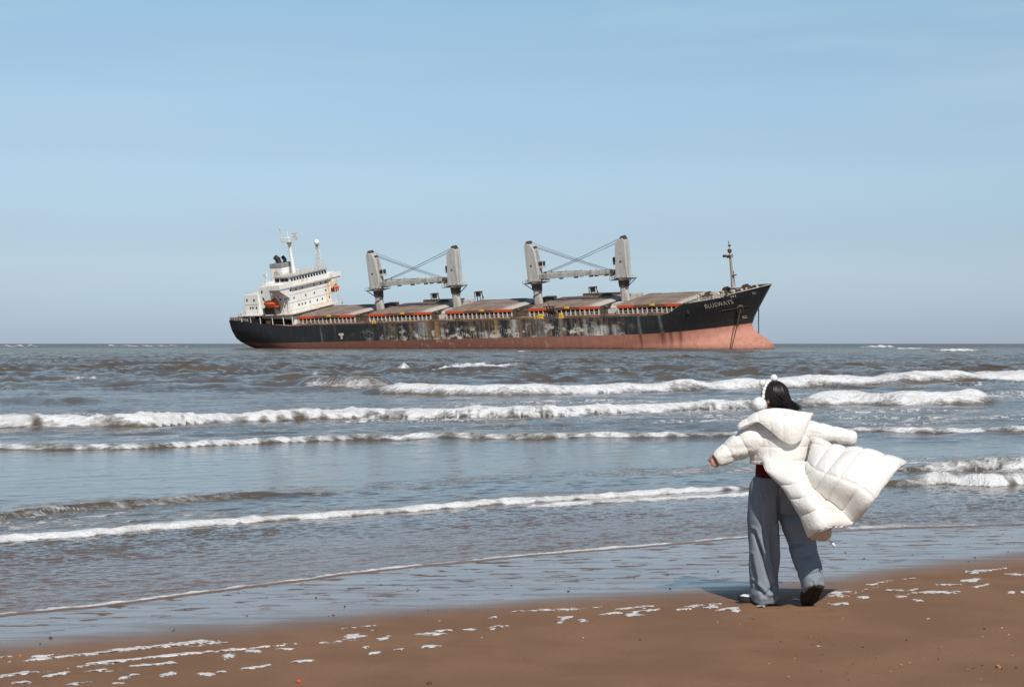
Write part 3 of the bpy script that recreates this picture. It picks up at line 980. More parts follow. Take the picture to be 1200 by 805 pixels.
LETT = worn('faded_lettering', (0.74, 0.68, 0.54), (0.36, 0.31, 0.24), 0.3, 1.6, True, 0.7)
WIRE = plain('wire_rope_steel', (0.16, 0.165, 0.18), 0.5, 0.4, 0.2, 1.0)
t = NT('orange_red_cover_edge')
v = t.coords()
xo = t.xyz(v)[0]
nn = t.noise(v, 0.35, 5, 0.6)
endf = t.ramp(t.math('ABSOLUTE', xo), 3.0, 7.5)
f = t.math('ADD', t.math('MULTIPLY', endf, 0.75), t.math('SUBTRACT', nn, 0.35))
cc_ = t.mix(t.ramp(f, 0.25, 0.7), (0.20, 0.075, 0.045), (0.66, 0.095, 0.03))
EDGEM = t.out(cc_, 0.6, 0.3)


# ---- decks
FDECK = worn('forecastle_deck_paint', (0.40, 0.35, 0.28), (0.24, 0.16, 0.11), 0.4, 0.5, False, 0.8)
def deck_strip(name, x0, x1, z, inset, m, n=80):
    xs = np.linspace(x0, x1, n)
    zz = np.full_like(xs, z) if np.isscalar(z) else z(xs)
    h_ = half_beam(xs, np.minimum(zz, z_top(xs))) - inset
    P = np.stack([np.stack([xs, -h_, zz], -1), np.stack([xs, h_ * 0, zz + 0.25], -1), np.stack([xs, h_, zz], -1)], 1)
    return grid_mesh(name, P, m, True, parent=ship)


deck_strip('main_deck', -74, 70, 5.08, 0.05, DECKM, 120)
deck_strip('poop_deck', -96.1, -68.5, lambda x: np.interp(x, [-107, -93, -70], [6.5, 6.3, 5.18]), 0.15, DECKM, 60)
deck_strip('forecastle_deck', 69.6, 88.0, lambda x: np.interp(x, [69, 79, 89], [7.88, 8.6, 9.4]), 0.12, FDECK, 60)
b = MB()
hbk = float(half_beam(np.array(69.6), np.array(7.0))) - 0.3
b.box(69.3, 69.6, -hbk, hbk, 5.1, 7.3)
b.build('forecastle_bulkhead', COAM, ship)
# pale cap rail round the bow bulwark
xs = np.linspace(79.6, 88.9, 40)
for sgn in (-1, 1):
    m_ = MB()
    zt = z_top(xs)
    P = [Vector((x, sgn * float(half_beam(np.array(x), np.array(z))), z + 0.03)) for x, z in zip(xs, zt)]
    m_.path(P, 0.11, 5)
    m_.build('bulwark_rail', RIBM, ship)

# ---- railings
def railing(name, pts, h=1.05, step=1.6, r=0.045, parent=ship, m=None, rails=3):
    q = MB()
    for a, c in zip(pts, pts[1:]):
        a, c = Vector(a), Vector(c)
        n = max(1, round((c - a).length / step))
        for k in range(n + 1):
            p = a.lerp(c, k / n)
            q.tube(p, p + Vector((0, 0, h)), r, r, 4)
        for j in range(rails):
            o_ = Vector((0, 0, h * (j + 1) / rails))
            q.tube(a + o_, c + o_, r * 0.8, r * 0.8, 4)
    return q.build(name, m or WHITE2, parent)


# ---- hatches
HX = [(-69.2, -46.4), (-41.2, -17.8), (-12.5, 11.1), (16.7, 40.3), (46.0, 66.4)]
for k, (a, c) in enumerate(HX):
    xc, hl = (a + c) / 2, (c - a) / 2
    cov = MB()
    # pitched, slightly sagging panels with open joints between them
    npan = 4
    for j in range(npan):
        x0 = -hl + 2 * hl * j / npan + (0.05 if j else 0)
        x1 = -hl + 2 * hl * (j + 1) / npan - (0.05 if j < npan - 1 else 0)
        dz = (0.10, 0.0, 0.06, 0.02)[(j + k) % 4]
        cov.box(x0, x1, -10, 10, 7.5, 8.08 + dz, (1.0 if j == 0 else 0.0, 1.5 if j == npan - 1 else 0.0), (2.2, 1.0))
    h_ = cov.build('hatch_cover', COVERM, ship, bevel=0.05, loc=(xc, 0, 0))
    e = MB()
    e.box(-hl - 0.05, hl + 0.05, -10.12, -9.9, 6.85, 7.56).box(-hl - 0.05, hl + 0.05, 9.9, 10.12, 6.85, 7.56)
    e.build('cover_edge', EDGEM, h_)
    e = MB()
    e.box(-hl + 0.05, hl - 0.05, -9.88, 9.88, 6.86, 7.49)
    e.build('cover_skirt', COAM, h_)
    w_ = MB()
    w_.box(-hl + 0.1, hl - 0.1, -9.6, 9.6, 5.0, 6.84)
    w_.build('coaming', COAM, h_)
    n = int(2 * hl / 1.55)
    for j in range(n + 1):
        x = -hl + 0.3 + (2 * hl - 0.6) * j / n
        wd = 0.17 if j % 4 == 0 else 0.10
        for sg in (-1, 1):
            s_ = MB()
            s_.prism([(sg * 9.6, 5.05), (sg * 10.35, 5.05), (sg * 10.0, 6.8), (sg * 9.6, 6.8)], x - wd, x + wd, 'x')
            s_.build('coaming_stay', RIBM, h_)
    s_ = MB()
    s_.box(-hl + 0.1, hl - 0.1, -9.78, -9.62, 5.9, 6.02)
    s_.build('coaming_ledge', RIBM, h_)
    y_ = MB()
    y_.box(hl * 0.1 - 0.8, hl * 0.1 + 0.8, -10.5, -9.8, 7.2, 7.8, (0.2, 0.2), (0.1, 0.1))
    y_.build('cover_latch', YEL, h_, bevel=0.04)
    if k in (1, 3):
        d_ = MB()
        d_.box(-hl * 0.35, hl * 0.95, 9.2, 10.0, 8.0, 8.75)
        d_.box(-hl * 0.15, hl * 0.98, 8.6, 9.2, 8.15, 8.5)
        d_.build('roller_track', DKGREY, h_)
    # open rusty gangway rail between the hatch and the ship's side
    railing('deck_rail', [(-hl, -10.6, 5.1), (hl, -10.6, 5.1)], 1.0, 1.9, 0.05, h_, RIBM, 2)

# pipes and bollards along the starboard deck
b = MB()
for y_ in (-13.2, -12.8, -12.3):
    b.tube((-66, y_, 5.35), (64, y_, 5.35), 0.14, 0.14, 6)
b.build('deck_pipe', DECKM, ship)
for x in (-62, -39.5, -37, -34.5, -15, -6, 13.3, 21, 43.2, 58):
    q = MB()
    q.lathe((x, -14.1, 5.08), [(0.32, 0), (0.28, 0.15), (0.24, 0.7), (0.34, 0.78), (0.30, 0.95)], 10)
    q.lathe((x + 1.0, -14.1, 5.08), [(0.32, 0), (0.28, 0.15), (0.24, 0.7), (0.34, 0.78), (0.30, 0.95)], 10)
    q.build('bollard', YEL if x in (-37, 21) else DKGREY, ship)
for x in (-44.6, -15.2, 13.6, 42.8):
    q = MB()
    q.box(x - 0.6, x + 0.6, -11.6, -10.5, 5.1, 6.6, (0.1, 0.1), (0.1, 0.1)).tube((x, -11, 6.6), (x, -11, 7.5), 0.28, 0.28, 10).tube((x, -11, 7.4), (x + 0.5, -11.2, 7.75), 0.36, 0.42, 10)
    q.build('deck_ventilator', DKGREY, ship, bevel=0.04)
# boarding gantry amidships
q = MB()
for dx in (-1.6, 0, 1.6):
    q.tube((26.5 + dx, -12.6, 5.1), (26.5 + dx * 0.6, -14.4, 8.6), 0.20, 0.16, 6)
    q.tube((26.5 + dx, -11.6, 5.1), (26.5 + dx * 0.6, -14.4, 8.6), 0.14, 0.12, 6)
q.tube((24.6, -14.4, 8.6), (28.4, -14.4, 8.6), 0.2, 0.2, 6).box(25.6, 27.4, -13.4, -12.2, 6.2, 7.7).tube((26.5, -14.4, 8.6), (26.5, -14.7, 9.8), 0.12, 0.1, 6)
q.box(24.9, 28.2, -14.9, -14.3, 4.6, 5.6)
q.build('boarding_gantry', DKGREY, ship)
for x in (22.6, 29.4):
    q = MB()
    q.box(x, x + 1.5, -14.9, -14.0, 5.1, 6.0, (0.2, 0.2), (0.2, 0.2)).lathe((x + 0.75, -14.4, 6.05), [(0.1, -0.6), (0.4, -0.6), (0.4, 0.6), (0.1, 0.6)], 12, 'x')
    q.build('gantry_winch', YEL, ship, bevel=0.05)
# brown vent platforms on the port side
for x in (-30.5, -14.0, 26.8):
    q = MB()
    for dx in (-0.9, 0.9):
        for dy in (-0.7, 0.7):
            q.tube((x + dx * 1.25, 11.4 + dy, 5.1), (x + dx, 11.4 + dy, 10.3), 0.15, 0.13, 5)
    q.box(x - 1.1, x + 1.1, 10.5, 12.3, 10.2, 10.45).box(x - 0.6, x + 0.5, 10.8, 12, 8.9, 10.2).tube((x + 1.0, 11.4, 10.3), (x + 1.9, 11.4, 8.2), 0.12, 0.12, 5)
    q.build('vent_platform', COAM, ship)

# ---- cranes
CRX = (-43.8, -14.6, 14.4, 43.6)
for k, x in enumerate(CRX):
    s = 1 if k % 2 == 0 else -1                     # the way the jib points
    hs = MB()
    hs.prism([(-2.0 * s, 14.9), (1.75 * s, 14.9), (1.0 * s, 23.6), (0.1 * s, 25.2), (-1.5 * s, 25.6), (-2.15 * s, 25.0)], -1.5, 1.5, 'y')
    hs.box(-2.25, 2.25, -1.75, 1.75, 14.3, 14.9)
    house = hs.build('crane', GREYP, ship, bevel=0.07, loc=(x, 0, 0))
    q = MB()
    q.lathe((0, 0, 0), [(1.75, 5.0), (1.75, 6.2), (1.32, 7.2), (1.22, 12.2), (1.45, 13.4), (1.62, 13.5), (1.62, 14.29)], 20)
    q.build('pedestal', GREYP, house, smooth=False)
    q = MB()
    if k % 2 == 0:
        for j in range(26):
            a = j / 26 * 7.5
            a2 = (j + 1) / 26 * 7.5
            q.tube((1.42 * math.cos(a), 1.42 * math.sin(a), 7.5 + j * 0.17), (1.42 * math.cos(a2), 1.42 * math.sin(a2), 7.5 + (j + 1) * 0.17), 0.13, 0.13, 4)
    q.lathe((0, 0, 0), [(1.42, 11.6), (1.5, 11.7), (1.62, 13.3), (1.5, 13.38)], 16)
    q.build('pedestal_ladder', DKGREY, house)
    q = MB()
    q.box(-3.4, 3.2, -2.2, 2.2, 13.7, 13.85)
    q.tube((-3.2 * s, -1.6, 13.7), (-1.3 * s, -0.6, 11.9), 0.13, 0.13, 5).tube((-3.2 * s, 1.6, 13.7), (-1.3 * s, 0.6, 11.9), 0.13, 0.13, 5)
    q.build('slewing_platform', DKGREY, house)
    railing('platform_rail', [(-3.4, -2.2, 13.85), (-2.3, -2.2, 13.85), (-2.3, -2.2, 13.85)], 1.0, 1.0, 0.06, house)
    railing('platform_rail', [(-3.4, -2.2, 13.85), (-3.4, 2.2, 13.85), (3.2, 2.2, 13.85)], 1.0, 1.4, 0.06, house)
    q = MB()
    for dy in (-0.9, -0.3, 0.4, 0.95):
        q.lathe((-1.2 * s, dy, 25.75), [(0.1, -0.14), (0.55, -0.14), (0.55, 0.14), (0.1, 0.14)], 12, 'y')
        q.lathe((0.55 * s, dy * 0.8, 24.2), [(0.1, -0.12), (0.45, -0.12), (0.45, 0.12), (0.1, 0.12)], 12, 'y')
    q.box(-2.0, -1.0, -1.1, 1.1, 25.1, 25.6) if s > 0 else q.box(1.0, 2.0, -1.1, 1.1, 25.1, 25.6)
    q.build('sheave', DKGREY, house)
    q = MB()
    q.box(min(1.45 * s, 2.9 * s), max(1.45 * s, 2.9 * s), -0.2, 1.5, 18.0, 20.2, (0.15, 0.15), (0.1, 0.1))
    cab = q.build('cab', GREYP, house, bevel=0.08)
    q = MB()
    q.box(min(2.75 * s, 2.93 * s), max(2.75 * s, 2.93 * s), 0.0, 1.3, 18.8, 20.0).box(min(1.6 * s, 2.7 * s), max(1.6 * s, 2.7 * s), -0.24, -0.1, 18.9, 20.0)
    q.build('cab_window', GLASS, house)
    q = MB()
    q.box(-0.35 - 0.4 * s, 0.25 - 0.4 * s, -1.53, -1.48, 18.7, 19.3)
    q.build('door_hatch', DKGREY, house)
    # box jib lying level toward its neighbour, a little to one side of the neighbour's jib
    L, sy = 27.0, (-1.45 if s > 0 else 1.45)
    jz0, jz1 = 15.3, 15.9
    q = MB()
    st = [(1.3, 0.9, 0.85), (5, 0.75, 1.05), (16, 0.62, 0.85), (25.5, 0.42, 0.55), (L, 0.36, 0.4)]
    vs_, fs_ = [], []
    for j, (dx, hw, hh_) in enumerate(st):
        zc = jz0 + (jz1 - jz0) * dx / L + 0.35
        yc = sy * min(1.0, dx / 6.0)
        vs_ += [(dx * s, yc - hw, zc - hh_ * 0.75), (dx * s, yc + hw, zc - hh_ * 0.75), (dx * s, yc + hw, zc + hh_ * 0.75), (dx * s, yc - hw, zc + hh_ * 0.75)]
        if j:
            for i in range(4):
                fs_.append(((j - 1) * 4 + i, (j - 1) * 4 + (i + 1) % 4, j * 4 + (i + 1) % 4, j * 4 + i))
    fs_ += [(0, 1, 2, 3), tuple(len(vs_) - 4 + i for i in range(4))]
    q.add(vs_, fs_)
    jib = q.build('jib', GREYP, house, bevel=0.05)
    q = MB()
    for dx in (4.5, 9.5, 14.5, 19.5, 24.5):
        zc = jz0 + (jz1 - jz0) * dx / L
        q.box(dx * s - 0.45, dx * s + 0.45, sy - 0.5, sy + 0.5, zc - 0.75, zc - 0.35).tube((dx * s, sy, zc + 0.8), (dx * s, sy, zc + 1.35), 0.1, 0.1, 5)
    q.lathe((26.6 * s, sy, jz1 + 0.35), [(0.1, -0.5), (0.6, -0.5), (0.6, 0.5), (0.1, 0.5)], 12, 'y')
    q.build('jib_bracket', DKGREY, house)
    for (zt_, dy, ex, ez) in ((25.9, -0.9, 26.4, 0.75), (25.9, 0.95, 26.4, 0.75), (24.5, -0.3, 25.0, 0.7), (24.4, 0.4, 26.9, 0.5)):
        q = MB()
        x0 = (-1.2 if zt_ > 25 else 0.6) * s
        p0, p1 = Vector((x0, dy, zt_)), Vector((ex * s, sy + dy * 0.4, jz1 + ez))
        pts = [p0.lerp(p1, j / 8) - Vector((0, 0, 1.0 * (j / 8) * (1 - j / 8))) for j in range(9)]
        q.path(pts, 0.06, 4)
        q.build('wire_rope', WIRE, house)
    # machinery house round the foot; dark grey also stands for shade between the hatches
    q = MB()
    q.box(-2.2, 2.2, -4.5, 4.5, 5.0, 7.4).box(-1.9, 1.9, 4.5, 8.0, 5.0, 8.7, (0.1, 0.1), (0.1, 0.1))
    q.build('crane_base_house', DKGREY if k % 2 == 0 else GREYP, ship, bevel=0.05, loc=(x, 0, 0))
    q = MB()
    q.box(-1.7, 1.7, -8.6, -4.9, 5.05, 6.3, (0.2, 0.2), (0.2, 0.2)).tube((-1.0, -6.5, 6.2), (-1.0, -6.5, 7.4), 0.35, 0.35, 10).tube((1.1, -5.8, 6.2), (1.1, -5.8, 7.9), 0.25, 0.25, 10).lathe((0.2, -7.6, 6.6), [(0.1, -0.9), (0.6, -0.9), (0.6, 0.9), (0.1, 0.9)], 12, 'x')
    q.build('deck_winch', RIBM if k % 2 else DKGREY, ship, loc=(x, 0, 0))

# ---- accommodation
XF = -71.0
a = MB()
a.box(-78.0, XF, -11, 11, 7.0, 17.2)
a.box(-83.6, -78.0, -10.4, 10.4, 7.0, 17.5)
a.box(-89.6, -83.6, -11, 11, 8.9, 15.3)
a.box(-88.6, -83.6, -9.2, 9.2, 6.2, 8.9)
acc = a.build('accommodation_block', WHITE, ship, bevel=0.06)
for z in (9.6, 12.1, 14.6):
    tr = MB()
    tr.box(XF, XF + 0.09, -11.05, 11.05, z - 0.05, z + 0.05)
    tr.build('deck_seam', RIBM, acc)
tr = MB()
tr.box(-89.65, -83.6, -11.07, -11.0, 12.05, 12.18)
tr.build('deck_seam', RIBM, acc)
sl = MB()
sl.box(-90.6, -68.2, -13.6, 13.6, 8.68, 8.93)
for x in (-89.8, -86, -82, -77, -72.5, -68.8):
    for sg in (-1, 1):
        sl.tube((x, sg * 13.2, 5.3), (x, sg * 13.2, 8.7), 0.14, 0.14, 6)
sl.build('boat_deck', WHITE2, ship)
railing('boat_deck_rail', [(-68.3, -13.5, 8.93), (-72.5, -13.5, 8.93)], 1.0, 1.5, 0.05)
railing('boat_deck_rail', [(-81, -13.5, 8.93), (-90.5, -13.5, 8.93), (-90.5, 13.5, 8.93)], 1.0, 1.7, 0.05)
railing('boat_deck_rail', [(-68.3, -11, 8.93), (-68.3, 13.5, 8.93)], 1.0, 1.7, 0.05)
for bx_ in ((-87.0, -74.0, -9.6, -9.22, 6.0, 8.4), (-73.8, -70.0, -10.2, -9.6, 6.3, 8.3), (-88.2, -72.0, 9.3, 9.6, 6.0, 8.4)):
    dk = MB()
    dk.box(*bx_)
    dk.build('opening_shade_slab', PIPE, ship)  # solid dark slab, its colour stands in for shade inside the opening
dp = MB()
for z in (6.7, 7.5):
    dp.tube((-87, -11.5, z), (-73, -11.5, z - 0.4), 0.16, 0.16, 6)
dp.box(-85.5, -83.2, -12.5, -10.5, 6.1, 7.6).box(-80, -78.4, -12.8, -11, 5.9, 7.0)
dp.build('mooring_gear', DKGREY, ship)
for bx_ in ((-70.9, -69.6, -11.2, -7.2, 5.2, 7.9), (-70.9, -69.7, 0, 9, 5.2, 8.6)):
    lw = MB()
    lw.box(*bx_)
    lw.build('lower_front_house', WHITE, ship, bevel=0.05)

wins = [(y, z) for z, ys_ in ((16.0, (-9.6, -6.9, -3.6, 2.4, 6.0, 8.6)), (13.4, (-8.4, -2.4, 2.1, 8.2)), (10.9, (-6.3, -4.7, -3.1, -0.6, 3.2, 5.8, 9.6)), (8.5, (-9.8, -8.3))) for y in ys_]
for y, z in wins:
    q = MB()
    q.box(XF - 0.1, XF + 0.05, y - 0.27, y + 0.27, z - 0.36, z + 0.36)
    q.build('window', GLASS, acc)
for x, z in ((-88.3, 13.6), (-85.4, 13.5), (-87.2, 11.0), (-86.2, 11.0), (-84.7, 11.0)):
    q = MB()
    q.box(x - 0.27, x + 0.27, -11.06, -10.9, z - 0.36, z + 0.36)
    q.build('window', GLASS, acc)
for x, z in ((-82.2, 16.0), (-81.9, 13.6), (-81.4, 11.0), (-80.4, 11.0)):
    q = MB()
    q.box(x - 0.27, x + 0.27, -10.46, -10.3, z - 0.4, z + 0.4)
    q.build('window', GLASS, acc)
for x, z in ((-76.8, 15.9), (-74.5, 13.6), (-72.4, 13.6), (-73.2, 11.2), (-76.5, 9.9)):
    q = MB()
    q.box(x - 0.3, x + 0.3, -11.06, -10.9, z - 0.5, z + 0.5)
    q.build('window', GLASS, acc)

# wheelhouse with its window band, and the wings running out to both sides
q = MB()
q.box(-77.2, XF + 0.5, -9.6, 9.6, 17.21, 20.25, (0, 0.35), (0.25, 0.25))
wh = q.build('wheelhouse', WHITE, ship, bevel=0.06)
q = MB()
q.box(-77.6, XF + 0.75, -9.9, 9.9, 20.26, 20.5)
q.build('wheelhouse_roof', RIBM, wh)
for j in range(13):
    y = -8.7 + j * 17.4 / 12
    q = MB()
    q.add([(XF + 0.30, y - 0.5, 18.85), (XF + 0.30, y + 0.5, 18.85), (XF + 0.20, y + 0.5, 19.75), (XF + 0.20, y - 0.5, 19.75),
           (XF + 0.37, y - 0.5, 18.85), (XF + 0.37, y + 0.5, 18.85), (XF + 0.27, y + 0.5, 19.75), (XF + 0.27, y - 0.5, 19.75)],
          [(0, 1, 2, 3), (4, 5, 6, 7), (0, 1, 5, 4), (1, 2, 6, 5), (2, 3, 7, 6), (3, 0, 4, 7)])
    q.build('window', GLASS, wh)
for x in (-76.0, -74.0, -72.3):
    q = MB()
    q.box(x - 0.75, x + 0.75, -9.56, -9.40, 18.85, 19.8)
    q.build('window', GLASS, wh)
for sg in (-1, 1):
    q = MB()
    q.box(-75.2, XF + 0.9, min(sg * 9.6, sg * 16.2), max(sg * 9.6, sg * 16.2), 17.0, 17.2)
    q.box(XF + 0.75, XF + 0.95, min(sg * 9.4, sg * 16.2), max(sg * 9.4, sg * 16.2), 17.2, 18.5)
    q.box(-75.2, XF + 0.9, min(sg * 16.05, sg * 16.2), max(sg * 16.05, sg * 16.2), 17.2, 18.5)
    q.box(-75.2, -75.05, min(sg * 9.4, sg * 16.2), max(sg * 9.4, sg * 16.2), 17.2, 18.5)
    # tapering bracket below the wing
    q.prism([(sg * 11.02, 13.6), (sg * 11.02, 16.99), (sg * 16.0, 16.99), (sg * 16.0, 16.7)], -74.6, XF + 0.6, 'x')
    q.build('bridge_wing', WHITE, ship)
q = MB()
q.box(XF, XF + 0.95, -9.6, 9.6, 16.78, 17.0)
q.box(XF, XF + 0.95, -9.6, 9.6, 17.0, 17.2)
q.build('bridge_front_ledge', RIBM, ship)
railing('monkey_rail', [(-77, -9.2, 20.5), (XF + 0.4, -9.2, 20.5), (XF + 0.4, 9.2, 20.5), (-77, 9.2, 20.5)], 1.05, 1.1, 0.06)
railing('roof_rail', [(-89.3, -10.7, 15.3), (-84, -10.7, 15.3)], 1.0, 1.2, 0.05)
railing('roof_rail', [(-83.4, -10.2, 17.5), (-78.2, -10.2, 17.5)], 1.0, 1.2, 0.05)
railing('poop_rail', [(-86, -14.6, 7.0), (-90, -14.0, 7.4), (-94, -12.9, 7.5), (-96.1, -11.5, 7.6), (-96.3, 0, 7.6), (-96.1, 11.5, 7.6), (-90, 14.0, 7.4)], 0.95, 1.5, 0.055)
q = MB()
q.box(-94.5, -92.6, -9.5, -7.5, 6.5, 8.2).lathe((-92, -11, 7.2), [(0.2, -1), (0.8, -1), (0.8, 1), (0.2, 1)], 12, 'y').box(-95.5, -93.5, -12, -10.3, 6.4, 8.1).tube((-95, -7, 6.6), (-95, -7, 8.9), 0.3, 0.3, 8).lathe((-94, 3, 7.5), [(0.2, -1.5), (0.9, -1.5), (0.9, 1.5), (0.2, 1.5)], 12, 'y')
q.build('stern_winch', COAM, ship)
q = MB()
q.tube((-95.0, -5, 6.5), (-95.8, -5, 12.2), 0.09, 0.06, 6).tube((-92.5, -3, 6.5), (-92.5, -3, 10.8), 0.1, 0.1, 6)
q.build('stern_flagstaff', WHITE2, ship)

# funnel
q = MB()
q.prism([(-84.2, 17.4), (-79.2, 17.4), (-79.2, 22.6), (-84.2, 22.6)], -2.6, 2.6, 'y')
fn_ = q.build('funnel', WHITE, ship, bevel=0.25)
q = MB()
q.box(-84.3, -79.1, -2.7, 2.7, 22.6, 24.0, (0.1, 0.1), (0.05, 0.05))
q.build('funnel_band', worn('funnel_band_grey', (0.30, 0.30, 0.30), (0.2, 0.18, 0.16), 0.4, 0.8), fn_, bevel=0.12)
q = MB()
q.tube((-81.6, -0.7, 24.0), (-81.9, -0.7, 25.4), 0.8, 0.8, 12).tube((-81.7, -0.7, 25.1), (-83.0, -0.7, 26.0), 0.8, 0.85, 12).tube((-80.4, 0.8, 24.0), (-80.4, 0.8, 25.2), 0.6, 0.6, 10).tube((-80.4, 0.8, 25.0), (-81.2, 0.8, 25.9), 0.6, 0.6, 10).tube((-82.9, 0.6, 24), (-83.6, 0.3, 24.9), 0.5, 0.5, 10)
q.build('exhaust_pipe', PIPE, fn_)
q = MB()
q.lathe((-81.7, -2.64, 20.4), [(0.02, 0.0), (1.15, 0.0), (1.15, -0.05), (0.02, -0.05)], 24, 'y')
q.build('funnel_emblem', plain('emblem_grey', (0.42, 0.40, 0.37), 0.6, 0.3, 0.25, 1.5), fn_)
q = MB()
q.box(-79.0, -77.3, -3, 3, 17.4, 20.4).box(-84, -82, -8, -4, 17.5, 18.6)
q.build('funnel_house', WHITE, ship, bevel=0.05)

# masts
q = MB()
q.tube((-76.6, 0, 20.4), (-77.1, 0, 31.0), 0.62, 0.42, 12)
q.tube((-77.1, 0, 31.0), (-77.3, 0, 34.0), 0.16, 0.12, 6)
mm_ = q.build('main_mast', WHITE, ship)
q = MB()
q.box(-78.6, -75.4, -2.2, 2.2, 30.6, 30.85).tube((-77, 0, 29.5), (-77, 0, 30.7), 0.5, 1.0, 10)
q.tube((-79.0, -3.4, 32.0), (-75.5, 3.0, 32.0), 0.1, 0.1, 5).box(-75.9, -75.5, 0.6, 3.8, 32.9, 33.3).tube((-75.7, 2.2, 30.8), (-75.7, 2.2, 32.9), 0.12, 0.12, 6)
q.tube((-78.2, -1.6, 30.8), (-78.2, -2.4, 34.9), 0.1, 0.08, 5).tube((-78.8, -3.2, 34.6), (-77.6, -1.4, 35.0), 0.12, 0.12, 5).tube((-76.2, 1.9, 30.8), (-76.2, 2.2, 34.6), 0.08, 0.06, 5)
q.lathe((-78.2, -2.4, 35.2), [(0.05, -0.3), (0.3, -0.25), (0.3, 0.25), (0.05, 0.3)], 10)
q.build('mast_platform', WHITE2, mm_)
railing('mast_rail', [(-78.6, -2.2, 30.85), (-75.4, -2.2, 30.85), (-75.4, 2.2, 30.85), (-78.6, 2.2, 30.85)], 1.0, 1.0, 0.05, mm_)
q = MB()
for dx, dy in ((-0.9, -0.9), (0.9, -0.9), (0.9, 0.9), (-0.9, 0.9)):
    q.tube((-72.4 + dx, 8.4 + dy, 20.5), (-72.5 + dx * 0.45, 8.4 + dy * 0.45, 27.6), 0.11, 0.09, 5)
for j in range(6):
    z0, z1 = 20.6 + j * 1.15, 20.6 + (j + 1) * 1.15
    k0, k1 = 0.9 - 0.075 * j, 0.9 - 0.075 * (j + 1)
    cs = [(-1, -1), (1, -1), (1, 1), (-1, 1)]
    for i in range(4):
        (ax, ay), (bx_, by_) = cs[i], cs[(i + 1) % 4]
        q.tube((-72.4 + ax * k0, 8.4 + ay * k0, z0), (-72.4 + bx_ * k1, 8.4 + by_ * k1, z1), 0.06, 0.06, 4)
q.box(-73.2, -71.8, 7.7, 9.1, 27.5, 27.7)
rm = q.build('radar_mast', WHITE2, ship)
bm = bmesh.new()
bmesh.ops.create_uvsphere(bm, u_segments=18, v_segments=12, radius=0.95)
me = bpy.data.meshes.new('radome')
bm.to_mesh(me)
bm.free()
link('radome', me, plain('radome_white', (0.8, 0.8, 0.79), 0.4, 0.4, 0.03, 1), rm, True, loc=(-72.5, 8.4, 29.2))
q = MB()
q.tube((-72.5, 8.4, 27.6), (-72.5, 8.4, 28.4), 0.5, 0.5, 10)
q.build('radome_base', DKGREY, rm)
q = MB()
q.tube((-82.0, -7.5, 17.5), (-82.2, -7.5, 21.6), 0.1, 0.08, 6).box(-82.7, -81.7, -8.0, -7.0, 20.6, 21.3).tube((-82.5, -8.4, 17.5), (-82.2, -7.5, 20.6), 0.06, 0.06, 5).tube((-81.5, -6.8, 17.5), (-82.2, -7.5, 20.6), 0.06, 0.06, 5)
q.build('aft_light_mast', WHITE2, ship)
q = MB()
for x, y, h_ in ((-77, -6, 2.4), (-74, -2, 2.0), (-72, 2.5, 1.6), (-79, 4, 2.6)):
    q.tube((x, y, 20.5), (x, y, 20.5 + h_), 0.07, 0.05, 5)
q.lathe((-72.5, -3, 20.5), [(0.3, 0), (0.3, 1.0), (0.45, 1.1), (0.3, 1.5)], 10)
q.build('roof_aerial', WHITE2, ship)

q = MB()
q.lathe((77.6, 0, 0), [(1.1, 7.6), (1.0, 9.0), (0.62, 10.4), (0.42, 14.0), (0.36, 19.3), (0.2, 19.5), (0.16, 22.4)], 12)
fm_ = q.build('foremast', GREYP, ship)
q = MB()
q.tube((77.4, -1.9, 19.1), (77.4, 1.6, 19.1), 0.2, 0.2, 6).box(76.9, 77.9, -0.9, 0.9, 18.4, 19.2).lathe((77.5, 0, 20.3), [(0.2, -0.6), (0.6, -0.4), (0.6, 0.4), (0.2, 0.6)], 8).box(76.3, 77.2, -2.2, -1.6, 18.8, 19.5)
q.box(77.3, 77.9, -0.35, 0.35, 21.6, 22.0).tube((77.6, 0, 22), (77.3, 0.1, 23.0), 0.18, 0.1, 6)
q.build('mast_crosstree', COAM, fm_)
q = MB()
q.box(77.9, 78.8, -0.6, 0.6, 13.4, 13.6).tube((78.1, 0, 10.4), (78.1, 0, 14.7), 0.12, 0.12, 5)
q.build('mast_ladder', COAM, fm_)
# forecastle gear
FG = random.Random(3)
for j, (x, y) in enumerate(((72.5, -5.0), (74.5, 2.5), (75.2, -7.0), (79.5, -4.0), (80.2, 3.0))):
    q = MB()
    z0 = float(np.interp(x, [69, 79, 89], [7.88, 8.6, 9.4]))
    q.lathe((x, y, z0 + 0.95), [(0.15, -1.3), (0.95, -1.3), (0.95, -1.15), (0.5, -1.1), (0.5, 0.2), (0.9, 0.25), (0.9, 0.4), (0.35, 0.45), (0.35, 1.3), (0.15, 1.3)], 14, 'y')
    q.box(x - 0.8, x + 0.8, y - 1.2, y + 1.2, z0, z0 + 0.5).box(x + 0.5, x + 1.2, y - 0.5, y + 0.4, z0, z0 + 1.4)
    q.build('mooring_winch', (DKGREY, COAM, RIBM)[j % 3], ship)
for j in range(22):
    x = 70.3 + j * 0.72
    z0 = float(np.interp(x, [69, 79, 89], [7.88, 8.6, 9.4]))
    y = -float(half_beam(np.array(x), np.array(z0))) * FG.uniform(0.35, 0.92)
    q = MB()
    q.lathe((x, y, z0), [(0.3, 0), (0.24, 0.2), (0.24, 0.8), (0.42, 1.0), (0.40, 1.35), (0.1, 1.5)], 8)
    q.build('bollard', (COAM, RIBM, RIBM, DKGREY)[j % 4], ship)
railing('forecastle_rail', [(69.6, -14.0, 7.95), (74, -12.3, 8.3), (79, -10.0, 8.65)], 1.0, 0.9, 0.055, ship, RIBM)
q = MB()
